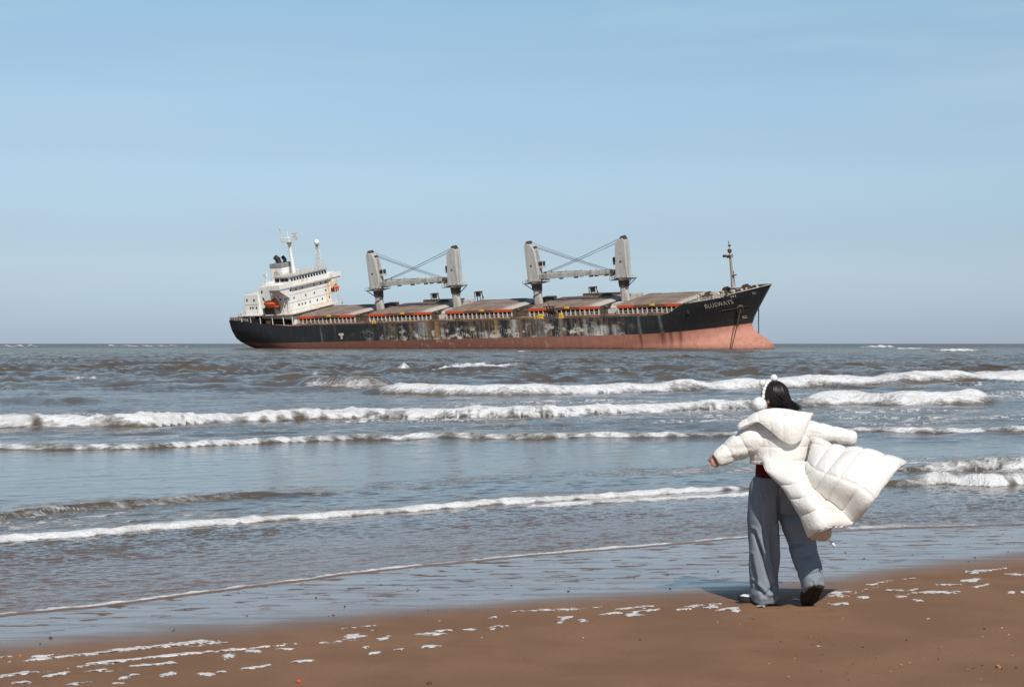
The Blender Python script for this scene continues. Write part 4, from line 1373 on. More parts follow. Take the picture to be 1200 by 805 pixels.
q.tube((84.6, 0, 9.0), (84.3, 0, 14.6), 0.10, 0.06, 5).tube((84.6, 0, 9.0), (85.2, 0, 11.2), 0.07, 0.07, 5)
q.build('jackstaff', WHITE2, ship)

# ---- writing and marks on the bow, laid onto the plating
gU, gT = np.meshgrid(np.linspace(0.80, 0.9995, 900), np.linspace(0.05, 1, 400))
gx_, gb_, gz_ = hull_xyz(gU, gT)
gP = np.stack([gx_, -gb_, gz_], -1)
gpx, gpy = ship_px(gP)


def hull_at(px, py):
    i = np.argmin((gpx - px) ** 2 + (gpy - py) ** 2)
    return Vector(gP.reshape(-1, 3)[i])


def hull_normal(x, z):
    e = 0.05
    dx = float(half_beam(np.array(x + e), np.array(z)) - half_beam(np.array(x - e), np.array(z))) / (2 * e)
    dz = float(half_beam(np.array(x), np.array(z + e)) - half_beam(np.array(x), np.array(z - e))) / (2 * e)
    return Vector((-dx, -1, dz * -1)).normalized() if False else Vector((-dx, -1.0, -dz)).normalized()


def on_plate(name, flat, x0, x1, za, zb, m, parent):
    """flat: 2-D mesh (u 0..1, v 0..1) wrapped on the starboard plating between two points"""
    me = flat
    us = [v.co.x for v in me.vertices]
    for v in me.vertices:
        u_, w_ = v.co.x, v.co.y
        x = x0 + (x1 - x0) * u_
        z = za + (zb - za) * u_ + w_
        y = -float(half_beam(np.array(x), np.array(z)))
        n_ = hull_normal(x, z)
        v.co = Vector((x, y, z)) + n_ * (0.035 + v.co.z)
    me.update()
    return link(name, me, m, parent)


def text_mesh(s, height):
    cu = bpy.data.curves.new('lettering', 'FONT')
    cu.body = s
    cu.size = 1.0
    cu.resolution_u = 3
    cu.space_character = 1.12
    cu.offset = 0.012
    o = bpy.data.objects.new('lettering', cu)
    COL.objects.link(o)
    dg = bpy.context.evaluated_depsgraph_get()
    me = bpy.data.meshes.new_from_object(o.evaluated_get(dg))
    bpy.data.objects.remove(o)
    bm = bmesh.new()
    bm.from_mesh(me)
    bmesh.ops.triangulate(bm, faces=bm.faces)
    bmesh.ops.subdivide_edges(bm, edges=[e for e in bm.edges if e.calc_length() > 0.2], cuts=2)
    bm.to_mesh(me)
    bm.free()
    lo = min(v.co.x for v in me.vertices)
    hi = max(v.co.x for v in me.vertices)
    top = max(v.co.y for v in me.vertices)
    for v in me.vertices:
        v.co = Vector(((v.co.x - lo) / (hi - lo), v.co.y / top * height, 0))
    return me


p0, p1 = hull_at(827.0, 361.4), hull_at(860.0, 355.6)
on_plate('ship_name', text_mesh('BLUEWAYS', 1.25), p0.x, p1.x, p0.z, p1.z, LETT, hull)


def mark_mesh(polys):
    me = bpy.data.meshes.new('mark')
    vs_, fs_ = [], []
    for pl in polys:
        fs_.append(tuple(range(len(vs_), len(vs_) + len(pl))))
        vs_ += [(p, q_, 0) for p, q_ in pl]
    me.from_pydata(vs_, [], fs_)
    return me


def rect(x0, x1, y0, y1):
    return [(x0, y0), (x1, y0), (x1, y1), (x0, y1)]


# three short characters high on the bow and two nearer the stem
for (a_, c_, n) in (((856.5, 349.5), (864.0, 348.0), 3), ((882.5, 345.5), (887.0, 344.6), 2)):
    p0, p1 = hull_at(*a_), hull_at(*c_)
    pl = []
    for j in range(n):
        u0 = j / n
        w_ = 0.7 / n
        pl += [rect(u0, u0 + w_, 0.55, 0.68), rect(u0, u0 + w_, 0.25, 0.36), rect(u0 + w_ * 0.4, u0 + w_ * 0.6, 0, 0.55)]
    on_plate('bow_characters', mark_mesh(pl), p0.x, p1.x, p0.z, p1.z, LETT, hull)
# bulbous-bow mark
pc = hull_at(873, 371)
pl = []
for j in range(14):
    a0, a1 = math.pi * (0.15 + 1.5 * j / 14), math.pi * (0.15 + 1.5 * (j + 1) / 14)
    pl.append([(0.5 + 0.5 * math.cos(a0), 0.3 * math.sin(a0)), (0.5 + 0.5 * math.cos(a1), 0.3 * math.sin(a1)), (0.5 + 0.34 * math.cos(a1), 0.2 * math.sin(a1)), (0.5 + 0.34 * math.cos(a0), 0.2 * math.sin(a0))])
pl.append(rect(0.0, 1.0, -0.42, -0.34))
on_plate('bow_mark', mark_mesh(pl), pc.x - 0.6, pc.x + 0.6, pc.z, pc.z, LETT, hull)
# tug mark on the flat side
q = MB()
q.box(-49.7, -47.9, -15.06, -15.0, 1.9, 2.6).box(-49.1, -48.5, -15.06, -15.0, 0.8, 1.9)
q.build('tug_mark', LETT, hull)

# hawse pipes, anchor, cables
ph = hull_at(867, 361)
nh = hull_normal(ph.x, ph.z)
q = MB()
q.tube(ph - nh * 0.3, ph + nh * 0.45, 1.15, 1.0, 18)
hp = q.build('hawse_pipe', DKGREY, hull)
q = MB()
q.tube(ph + nh * 0.3, ph + nh * 0.5, 0.75, 0.7, 14)
q.tube(ph + nh * 0.55 + Vector((-0.9, 0, -0.9)), ph + nh * 0.55 + Vector((0.9, 0, -0.7)), 0.25, 0.25, 6)
q.build('anchor', PIPE, hull)
pa = hull_at(846, 364)
pb = hull_at(879, 358.5)
q = MB()
for j in range(10):
    u0 = Vector(pa).lerp(pb, j / 10)
    u1 = Vector(pa).lerp(pb, (j + 1) / 10)
    r_ = []
    for p_ in (u0, u1):
        y = -float(half_beam(np.array(p_.x), np.array(p_.z)))
        r_.append(Vector((p_.x, y - 0.05, p_.z)))
    q.tube(r_[0], r_[1], 0.09, 0.09, 5)
q.build('rubbing_bar', PIPE, hull)


def sea_point(px, py):
    w_ = on_plane(px, py, 0.0)
    return w_


def chain(name, a_w, b_w, sag=0.0):
    """links from a to b (ship local points)"""
    L_ = (b_w - a_w).length
    n_ = int(L_ / 0.42)
    q = MB()
    for j in range(n_):
        p_ = a_w.lerp(b_w, j / n_)
        p2 = a_w.lerp(b_w, (j + 1.25) / n_)
        q.tube(p_, p2, 0.13 if j % 2 else 0.17, 0.13 if j % 2 else 0.17, 5)
    return q.build(name, COAM, ship)


INV = SHIP_M.inverted()
a_l = ph + nh * 0.6
aw = SHIP_M @ a_l
# the starboard cable leads aft and down to the water close along the plating
tgt = Vector((0, 0, 0))
dir_ = Vector((-0.042 * 1.0, -0.006, -0.20))
bw = at_depth(857.0, 410.0, aw.y - 2.0)
chain('anchor_chain', a_l, INV @ bw)
pw = at_depth(889, 356, (SHIP_M @ Vector((83.5, 4.5, 6))).y)
chain('anchor_chain', INV @ pw, INV @ Vector((pw.x, pw.y, 2.1)))

# ---- lifeboats, hung outboard of the boat deck: things of their own
def lifeboat(xc, yc, zc, label):
    r_ = bpy.data.objects.new('lifeboat', None)
    COL.objects.link(r_)
    r_.matrix_world = SHIP_M @ Matrix.Translation((xc, yc, zc))
    tag(r_, label, 'lifeboat', 'orange lifeboats')
    n, m = 22, 16
    P = np.zeros((n, m, 3))
    for i in range(n):
        s_ = -1 + 2 * i / (n - 1)
        w_ = 1.30 * (1 - abs(s_) ** 3.2) + 0.06
        kz = -1.15 + 0.35 * abs(s_) ** 3
        for j in range(m):
            a_ = 2 * math.pi * j / m
            yy = w_ * math.copysign(abs(math.cos(a_)) ** 0.8, math.cos(a_))
            up_ = math.sin(a_)
            zz = (0.95 * (1 - 0.45 * abs(s_) ** 3) * up_ if up_ > 0 else kz * -up_)
            P[i, j] = (s_ * 2.85, yy * 1.1, zz * 1.3)
    hull_ = grid_mesh('boat_hull', P, LIFE, True, None, r_, closed_u=True)
    e_ = MB()
    for sx in (-2.8, 2.8):
        e_.lathe((sx, 0, 0), [(0.02, -0.25), (0.4, -0.2), (0.4, 0.25), (0.02, 0.3)], 8)
    e_.build('boat_end', LIFE, r_)
    q_ = MB()
    q_.box(0.7, 1.9, -0.6, 0.6, 0.95, 1.75, (0.15, 0.15), (0.1, 0.1))
    q_.build('steering_cupola', LIFE, r_, bevel=0.08)
    q_ = MB()
    q_.box(0.95, 1.7, -0.63, -0.5, 1.3, 1.6)
    for x in (-1.8, -0.8, 0.2):
        q_.lathe((x, -1.3, 0.5), [(0.02, 0.1), (0.16, 0.1), (0.16, -0.06), (0.02, -0.06)], 8, 'y')
    q_.build('window', GLASS, r_)
    q_ = MB()
    q_.path([(-2.8, -0.35, 0.02), (-2.2, -1.25, 0.02), (-1.1, -1.47, 0.02), (1.1, -1.47, 0.02), (2.2, -1.25, 0.02), (2.8, -0.35, 0.02)], 0.08, 6)
    q_.build('fender_rail', COAM, r_)
    return r_


lifeboat(-76.4, -13.2, 12.35, 'orange lifeboat hung on the near side of the ship, below the left bridge wing')
lifeboat(-73.2, 14.2, 13.4, 'orange lifeboat on the far side, half hidden behind the white bridge front')
for sg in (-1, 1):
    q = MB()
    for x in (-79.4, -74.8):
        q.prism([(sg * 11.2, 8.93), (sg * 14.1, 8.93), (sg * 14.2, 11.2), (sg * 12.2, 11.2)], x - 0.18, x + 0.18, 'x')
        q.tube((x, sg * 11.6, 11.0), (x, sg * 13.6, 14.6), 0.2, 0.14, 6)
    q.box(-79.2, -75.0, min(sg * 11.2, sg * 13.2), max(sg * 11.2, sg * 13.2), 8.93, 10.9)
    q.build('davit', DKGREY, ship)
q = MB()
q.tube((-70.6, -12.2, 8.9), (-71.2, -11.2, 14.6), 0.09, 0.09, 5).tube((-72.6, -13.4, 8.9), (-72.2, -11.2, 13.6), 0.09, 0.09, 5).tube((-70.4, 12.3, 8.9), (-70.4, 12.3, 16.2), 0.09, 0.09, 5).tube((-70.4, 13.6, 8.9), (-70.4, 13.6, 13.2), 0.09, 0.09, 5)
q.build('stay_pole', WHITE2, ship)
# ================================================================== THE PERSON WALKING AWAY
DP = 11.8
ORG = Vector((at_depth(905, 600, DP).x, DP, 0.05))


def pp(px, py, d):
    return at_depth(px, py, d) - ORG


PXM = DP / F                        # metres per survey pixel at the figure


def remesh(obs, voxel, name, m, parent, smooth_it=6, extra=None):
    """fuse closed pieces into one continuous surface"""
    bm = bmesh.new()
    for me in obs:
        bm.from_mesh(me)
    me = bpy.data.meshes.new(name)
    bm.to_mesh(me)
    bm.free()
    o = bpy.data.objects.new(name, me)
    COL.objects.link(o)
    r_ = o.modifiers.new('fuse', 'REMESH')
    r_.mode = 'VOXEL'
    r_.voxel_size = voxel
    s_ = o.modifiers.new('soften', 'SMOOTH')
    s_.iterations = smooth_it
    s_.factor = 0.5
    dg = bpy.context.evaluated_depsgraph_get()
    nm_ = bpy.data.meshes.new_from_object(o.evaluated_get(dg))
    bpy.data.objects.remove(o)
    nm_.name = name
    if extra:
        n = len(nm_.vertices)
        co = np.zeros(n * 3, np.float32)
        no = np.zeros(n * 3, np.float32)
        nm_.vertices.foreach_get('co', co)
        nm_.vertex_normals.foreach_get('vector', no)
        co = co.reshape(-1, 3)
        no = no.reshape(-1, 3)
        co = extra(co, no)
        nm_.vertices.foreach_set('co', co.reshape(-1).astype(np.float32))
        nm_.update()
    return link(name, nm_, m, parent, True)


def tube_mesh(pts, n=20, sub=6):
    """pts: (Vector centre, half width, half depth) -> closed tube mesh with smooth spine"""
    C_ = np.array([list(p[0]) for p in pts], float)
    Rr = np.array([[p[1], p[2]] for p in pts], float)
    cc = catmull(np.concatenate([C_, Rr], 1), sub)
    cen, rr = cc[:, :3], cc[:, 3:]
    tan = np.gradient(cen, axis=0)
    tan /= np.linalg.norm(tan, axis=1)[:, None]
    P = np.zeros((len(cen), n, 3))
    for i in range(len(cen)):
        t_ = Vector(tan[i])
        side = Vector((0, 1, 0)).cross(t_)
        if side.length < 0.2:
            side = Vector((1, 0, 0))
        side.normalize()
        dep = t_.cross(side).normalized()
        for k in range(n):
            a = 2 * math.pi * k / n
            P[i, k] = Vector(cen[i]) + side * (rr[i, 0] * math.cos(a)) + dep * (rr[i, 1] * math.sin(a))
    return P


def catmull(C_, sub):
    C_ = np.asarray(C_, float)
    n = len(C_)
    ext_ = np.concatenate([[2 * C_[0] - C_[1]], C_, [2 * C_[-1] - C_[-2]]], 0)
    out = []
    for i in range(n - 1):
        p0, p1, p2, p3 = ext_[i], ext_[i + 1], ext_[i + 2], ext_[i + 3]
        for k in range(sub):
            t_ = k / sub
            out.append(0.5 * ((2 * p1) + (-p0 + p2) * t_ + (2 * p0 - 5 * p1 + 4 * p2 - p3) * t_ ** 2 + (-p0 + 3 * p1 - 3 * p2 + p3) * t_ ** 3))
    out.append(C_[-1])
    return np.array(out)


def closed_tube(P):
    R_, n = P.shape[:2]
    me = bpy.data.meshes.new('tube')
    vs_ = [tuple(p) for p in P.reshape(-1, 3)]
    fs_ = []
    for i in range(R_ - 1):
        for k in range(n):
            fs_.append((i * n + k, i * n + (k + 1) % n, (i + 1) * n + (k + 1) % n, (i + 1) * n + k))
    fs_ += [tuple(range(n))[::-1], tuple(range((R_ - 1) * n, R_ * n))]
    me.from_pydata(vs_, [], fs_)
    bm = bmesh.new()
    bm.from_mesh(me)
    bmesh.ops.recalc_face_normals(bm, faces=bm.faces)
    bm.to_mesh(me)
    bm.free()
    return me


def ball(c, rx, ry, rz, rot=None):
    bm = bmesh.new()
    bmesh.ops.create_uvsphere(bm, u_segments=24, v_segments=16, radius=1)
    for v in bm.verts:
        p = Vector((v.co.x * rx, v.co.y * ry, v.co.z * rz))
        if rot is not None:
            p = rot @ p
        v.co = p + Vector(c)
    me = bpy.data.meshes.new('ball')
    bm.to_mesh(me)
    bm.free()
    return me


# ---- materials
t = NT('skin')
n1 = t.noise(t.coords(), 45, 4, 0.6)
SKIN = t.out(t.mix(n1, (0.52, 0.27, 0.19), (0.44, 0.19, 0.13)), 0.5, 0.35)
t = NT('cream_quilted_nylon')
v = t.coords()
n1 = t.noise(v, 9, 5, 0.6)
n2 = t.noise(v, 60, 4, 0.65, 1.0)
n3 = t.noise(v, 26, 4, 0.6, 2.0)
cr_ = t.math('ABSOLUTE', t.math('SUBTRACT', t.noise(t.coords((1, 1, 1)), 13, 3, 0.5, 1.2), 0.5))
COAT = t.out(t.mix(n1, (0.79, 0.765, 0.71), (0.74, 0.71, 0.655)), 0.44, 0.4, t.bump(t.math('ADD', t.math('ADD', t.math('MULTIPLY', n2, 0.25), n3), t.math('MULTIPLY', t.ramp(cr_, 0.0, 0.10), 0.45)), 0.38, 0.008))
t.b.inputs['Sheen Weight'].default_value = 0.1
t = NT('coat_lining')
n1 = t.noise(t.coords(), 20, 4, 0.6)
LINING = t.out(t.mix(n1, (0.62, 0.53, 0.42), (0.52, 0.43, 0.33)), 0.6, 0.3)
t = NT('grey_blue_denim')
v = t.coords()
n1 = t.noise(v, 6, 5, 0.6)
n2 = t.noise(v, 190, 3, 0.7)
n3 = t.noise(t.coords((1, 1, 0.25)), 24, 4, 0.6)
dc = t.mix(n1, (0.235, 0.264, 0.288), (0.175, 0.203, 0.23))
dc = t.mix(t.math('MULTIPLY', t.ramp(n3, 0.5, 0.75), 0.35), dc, (0.28, 0.325, 0.36))
DENIM = t.out(dc, 0.85, 0.15, t.bump(t.math('ADD', n2, t.math('MULTIPLY', n3, 1.2)), 0.35, 0.004))
KNIT = plain('dark_red_knit', (0.115, 0.008, 0.012), 0.85, 0.15, 0.3, 120, 0.5)
t = NT('black_hair')
n1 = t.noise(t.coords((1, 1, 1)), 60, 3, 0.6)
HAIR = t.out(t.mix(n1, (0.009, 0.007, 0.007), (0.018, 0.013, 0.012)), 0.38, 0.4)
FLUFF = plain('white_fluff', (0.83, 0.82, 0.80), 0.9, 0.1, 0.06, 60, 0.4)
SOLE = plain('dark_brown_tread', (0.040, 0.026, 0.017), 0.75, 0.3, 0.4, 70, 0.5)
UPPER_D = plain('black_shoe_upper', (0.030, 0.030, 0.032), 0.55, 0.4, 0.3, 60)
UPPER_W = plain('white_shoe_upper', (0.75, 0.75, 0.74), 0.5, 0.4, 0.1, 60)

# ---- body: torso, limbs, head and hands fused into one surface
pieces = []
torso = tube_mesh([(pp(909, 588, 11.83), .09, .07), (pp(909, 572, 11.83), .125, .09), (pp(909, 552, 11.83), .115, .085), (pp(911, 530, 11.83), .125, .09), (pp(912, 508, 11.84), .145, .095), (pp(911, 497, 11.84), .12, .07), (pp(909, 490, 11.83), .055, .055), (pp(908, 478, 11.82), .047, .05)])
pieces.append(closed_tube(torso))
ARM_L = [(pp(897, 503, 11.84), .052, .052), (pp(889, 506, 11.82), .050, .05), (pp(866, 521, 11.80), .037, .038), (pp(854, 530, 11.79), .033, .033), (pp(845, 536.5, 11.78), .022, .026)]
ARM_R = [(pp(924, 503, 11.84), .052, .052), (pp(934, 505, 11.82), .050, .05), (pp(960, 509, 11.83), .037, .038), (pp(974, 511, 11.86), .033, .033), (pp(984, 512.5, 11.88), .022, .025)]
for A in (ARM_L, ARM_R):
    pieces.append(closed_tube(tube_mesh(A, 14)))
pieces.append(closed_tube(tube_mesh([(pp(899, 575, 11.83), .06, .065), (pp(897, 600, 11.83), .065, .07), (pp(895, 640, 11.83), .052, .06), (pp(895, 660, 11.84), .05, .055), (pp(895, 692, 11.86), .034, .038), (pp(895, 701, 11.86), .034, .04)], 16)))
pieces.append(closed_tube(tube_mesh([(pp(919, 575, 11.83), .06, .065), (pp(927, 600, 11.82), .065, .07), (pp(941, 640, 11.78), .052, .06), (pp(947, 658, 11.70), .045, .05), (pp(953.5, 680, 11.63), .034, .036), (pp(954.5, 685, 11.615), .028, .03)], 16)))
HC = pp(908.5, 465, 11.80)
yaw_h = rad(38)
HR = Matrix.Rotation(yaw_h, 3, 'Z') @ Matrix.Rotation(rad(-6), 3, 'Y')      # face turned left of the walking direction


def hp_(x, y, z):
    return HC + HR @ Vector((x, y, z))


pieces.append(ball(HC + Vector((0, 0, 0.012)), .074, .092, .098, HR))
pieces.append(ball(hp_(0, .030, -.055), .052, .055, .062, HR))            # jaw
pieces.append(ball(hp_(0, .082, -.088), .022, .016, .018, HR))            # chin
pieces.append(closed_tube(tube_mesh([(hp_(0, .088, .014), .008, .010), (hp_(0, .100, -.012), .010, .012), (hp_(0, .108, -.030), .014, .012), (hp_(0, .095, -.036), .012, .01)], 10)))
pieces.append(ball(hp_(0, .088, -.058), .022, .010, .006, HR))            # lips
pieces.append(ball(hp_(0, .086, -.068), .019, .010, .006, HR))
pieces.append(ball(hp_(0, .078, .026), .055, .016, .010, HR))             # brow
for sx in (-1, 1):
    pieces.append(ball(hp_(sx * .076, -.002, -.012), .010, .018, .030, HR))


def hand(wrist, along, palm_n, curl, left):
    """palm, four fingers of unequal length bent at two knuckles, and a thumb off the side of the palm"""
    al = Vector(along).normalized()
    nn_ = (Vector(palm_n) - al * Vector(palm_n).dot(al)).normalized()
    sd_ = al.cross(nn_) * (1 if left else -1)                                 # towards the thumb side
    out = []
    w_ = Vector(wrist)
    M = Matrix((sd_, al, nn_)).transposed()
    out.append(ball(w_ + al * 0.040, .038, .046, .017, M))
    for k, (off, ln_) in enumerate(((.028, .068), (.0095, .076), (-.0095, .071), (-.028, .056))):
        p_ = w_ + al * 0.058 + sd_ * off
        d_ = (al + sd_ * off * 2.0).normalized()
        pts = [(p_, .0095, .0095)]
        ang = curl * (0.75 + 0.12 * k)
        for f_, r_ in ((.42, .0088), (.33, .0080), (.25, .0068)):
            rot = Matrix.Rotation(ang, 3, d_.cross(nn_))
            d_ = rot @ d_
            p_ = p_ + d_ * (ln_ * f_)
            pts.append((p_, r_, r_))
        out.append(closed_tube(tube_mesh(pts, 8, 4)))
    p_ = w_ + al * 0.022 + sd_ * .030
    d_ = (al * 0.75 + sd_ * 0.35 + nn_ * 0.55).normalized()
    pts = [(p_, .0125, .0125), (p_ + d_ * .028, .0110, .011), (p_ + d_ * .028 + (d_ * .4 + al * .3 + nn_ * .7 - sd_ * .3).normalized() * .028, .0095, .009), (p_ + d_ * .028 + (d_ * .4 + al * .3 + nn_ * .7 - sd_ * .3).normalized() * .048, .007, .007)]
    out.append(closed_tube(tube_mesh(pts, 8, 4)))
    return out


pieces += hand(ARM_L[-1][0] - Vector((0.012, 0.012, 0.004)) * 0, (ARM_L[-1][0] - ARM_L[-2][0]), Vector((0.15, 1, 0.05)), 1.35, False)
pieces += hand(ARM_R[-1][0], ARM_R[-1][0] - ARM_R[-2][0], Vector((-0.1, 1, -0.4)), 1.2, False)
person = remesh(pieces, 0.0048, 'person', SKIN, None, 4)
person.location = ORG
tag(person, 'person seen from behind, arms spread, long cream quilted coat blowing sideways, grey blue trousers', 'person')
for sx in (-1, 1):
    e_ = link('eye', ball(hp_(sx * .031, .080, .004), .0115, .0115, .0105), plain('eye_white', (0.7, 0.68, 0.65), 0.2, 0.5, 0.02, 20), person, True)
    link('iris', ball(hp_(sx * .031, .0905, .004), .005, .003, .005, HR), plain('iris_brown', (0.02, 0.012, 0.008), 0.15, 0.5, 0.1, 200), e_, True)

# ---- sweater
SW = tube_mesh([(pp(909, 569, 11.83), .150, .11), (pp(909, 555, 11.83), .140, .105), (pp(910, 530, 11.83), .142, .108), (pp(911, 508, 11.84), .155, .11), (pp(911, 496, 11.84), .12, .085), (pp(909, 486, 11.83), .062, .062)], 40, 8)
hi = np.linspace(0, 1, SW.shape[0])[:, None, None]
cs = SW.mean(1, keepdims=True)
rib = 1 + 0.012 * np.sin(np.arange(40) * math.pi)[None, :, None] + 0.02 * perlin(np.repeat(np.arange(SW.shape[0])[:, None] * 0.2, 40, 1), np.repeat(np.arange(40)[None] * 0.25, SW.shape[0], 0), 5)[:, :, None]
grid_mesh('sweater', cs + (SW - cs) * rib, KNIT, True, None, person, closed_u=True)

# ---- trousers
LEG_L = [(pp(900, 561, 11.83), 15.5 * PXM, .105), (pp(898, 575, 11.83), 20 * PXM, .125), (pp(895, 600, 11.83), 17.8 * PXM, .115), (pp(894, 630, 11.83), 16.8 * PXM, .105), (pp(895, 660, 11.84), 15.6 * PXM, .10), (pp(896, 685, 11.85), 14.8 * PXM, .10), (pp(896.3, 702.5, 11.86), 15.4 * PXM, .11)]
LEG_R = [(pp(920, 561, 11.83), 16 * PXM, .105), (pp(923, 575, 11.83), 20 * PXM, .125), (pp(930, 604, 11.82), 17.5 * PXM, .115), (pp(938.5, 632, 11.80), 16.2 * PXM, .105), (pp(945.5, 657, 11.73), 14.6 * PXM, .10), (pp(951, 676, 11.645), 13.2 * PXM, .095), (pp(954, 690, 11.605), 12.4 * PXM, .09)]
leg_pieces = [closed_tube(tube_mesh(LEG_L, 32)), closed_tube(tube_mesh(LEG_R, 32)), ball(pp(910, 573, 11.83), .160, .128, .10)]


CREASES = [((882, 622), (904, 688), .011, .030), ((884, 682), (897, 698), .010, .022), ((910, 682), (893, 697), .010, .020), ((903, 615), (909, 676), .012, .024), ((889, 600), (897, 650), .009, .014), ((881, 650), (888, 690), .009, .016),
           ((895, 648), (903, 668), .007, .012), ((914, 604), (936, 603), .010, .020), ((922, 640), (940, 634), .009, .014), ((930, 652), (948, 646), .008, .012), ((940, 668), (958, 664), .008, .009), ((944, 676), (950, 692), .008, .010), ((957, 664), (960, 690), .008, .010), ((909, 566), (911, 606), .008, .012), ((890, 568), (896, 590), .008, .008)]


def folds(co, no):
    x, y, z = co[:, 0], co[:, 1], co[:, 2]
    legl = x < (at_depth(912, 600, DP).x - ORG.x)
    # long slanting creases on the standing leg, softer ones across the lifted one
    a1 = (x * 6.2 + z * 2.1 + y * 4.0)
    a2 = (-x * 5.5 + z * 3.5 + y * 4.0)
    low_ = np.clip((0.75 - z) / 0.7, 0, 1)
    y_side = -no[:, 1] * 3.0
    w1 = 1 - np.abs(fbm(a1, z * 0.9 + y, 7, 3)) * 2.6
    w2 = 1 - np.abs(fbm(a2, z * 1.6 - y, 9, 3)) * 2.6
    amp = np.where(legl, 0.022, 0.011)
    hem = np.exp(-((z - 0.06) / 0.08) ** 2) * np.where(legl, 1, 0)
    dsp = amp * (0.35 + 0.65 * low_) * (np.where(legl, w1, w2) - 0.2) + 0.006 * (fbm(x * 11 + y * 5, z * 7, 13, 3)) + 0.012 * hem * perlin(x * 9 + y * 9, z * 22, 15)
    # deep folds: grooves between two points of the cloth, on the side turned to the sea wall of light behind
    gro = np.zeros_like(x)
    for (xa, ya), (xb, yb), wd, dp_ in CREASES:
        pa, pb = pp(xa, ya, DP), pp(xb, yb, DP)
        ex, ez = pb.x - pa.x, pb.z - pa.z
        L2 = ex * ex + ez * ez
        s_ = np.clip(((x - pa.x) * ex + (z - pa.z) * ez) / L2, 0, 1)
        dd = np.hypot(x - pa.x - s_ * ex, z - pa.z - s_ * ez)
        side_ = ((x - pa.x) * ez - (z - pa.z) * ex) / math.sqrt(L2)
        gro += np.clip(y_side, 0, 1) * dp_ * (np.exp(-(dd / wd) ** 2) - 0.55 * np.exp(-((dd - wd * 2.2) / (wd * 1.3)) ** 2) * (side_ < 0)) * np.sin(math.pi * np.clip(0.12 + 0.8 * s_, 0, 1)) ** 0.7
    dsp = dsp - gro
    # a crease under the seat and the seam between the legs
    sx0 = at_depth(911, 590, DP).x - ORG.x
    seat = np.exp(-((z - (at_depth(930, 606, DP).z - ORG.z)) / 0.020) ** 2) * (x > sx0) * 0.012
    seam = np.exp(-((x - sx0 - 0.0) / 0.010) ** 2) * (z > 0.55) * (y < 0) * 0.012
    return co + no * (dsp - seat - seam)[:, None]


tro = remesh(leg_pieces, 0.0062, 'trousers', DENIM, person, 10, folds)
# waistband, back pocket
wb = tube_mesh([(pp(909.5, 567, 11.83), .158, .122), (pp(909.5, 563, 11.83), .153, .119), (pp(909.5, 559, 11.83), .149, .116)], 40, 3)
grid_mesh('waistband', wb, DENIM, True, None, tro, closed_u=True)


# ---- coat
def cr2(ctrl, nu, nv):
    C_ = np.asarray(ctrl, float)
    A = np.stack([catmull(C_[:, j], nv) for j in range(C_.shape[1])], 1)
    return np.stack([catmull(A[i], nu) for i in range(A.shape[0])], 0)


def quilt(ctrl, nu, nv, amp, thick, name, parent, seed=1, rows=True, cols=True, flip=False, wr=0.004, edge_round=True, closed=False, rowpow=0.55, amps=None):
    """smooth patch through the seam crossings, each cell stuffed; a front and a back skin closed round the rim"""
    S = cr2(ctrl, nu, nv)
    R_, C_ = S.shape[:2]
    du = np.gradient(S, axis=1)
    dv = np.gradient(S, axis=0)
    N = np.cross(du, dv)
    N /= np.linalg.norm(N, axis=2, keepdims=True) + 1e-9
    if flip:
        N = -N
    u = np.arange(C_) / nu
    v_ = np.arange(R_) / nv
    pu = np.abs(np.sin(math.pi * u)) ** rowpow if cols else np.ones_like(u)
    pv = np.abs(np.sin(math.pi * v_)) ** rowpow if rows else np.ones_like(v_)
    p = pv[:, None] * pu[None, :]
    Uc, Vc = np.meshgrid(u, v_)
    cellr = 0.85 + 0.3 * _hash(np.floor(Uc * 0.999), np.floor(Vc * 0.999), seed)
    # small gathers running away from the stitching
    near_v = np.exp(-(pv[:, None] / 0.55) ** 2) + 0.25
    near_u = np.exp(-(pu[None, :] / 0.55) ** 2) + 0.25
    g = fbm(Uc * 7.0 + seed, Vc * 1.3, seed + 3, 3) * near_v + fbm(Uc * 1.3, Vc * 7.0, seed + 8, 3) * near_u
    big = fbm(Uc * 0.9, Vc * 0.9, seed + 15, 2)
    a_ = amp if amps is None else amp * amps(Uc, Vc)
    off = a_ * p * cellr * (1 + 0.35 * big) + wr * g * (0.25 + 0.75 * np.sqrt(p))
    rim = np.minimum(np.minimum(Uc, u[-1] - Uc), np.minimum(Vc, v_[-1] - Vc)) if not closed else np.minimum(Vc, v_[-1] - Vc)
    rr = np.sqrt(np.clip(rim / 0.25, 0, 1)) if edge_round else np.ones_like(rim)
    front = S + N * (off + thick * 0.5 * rr)[..., None]
    back = S - N * (thick * 0.5 * rr + 0.35 * amp * p)[..., None]
    return S, N, front, back


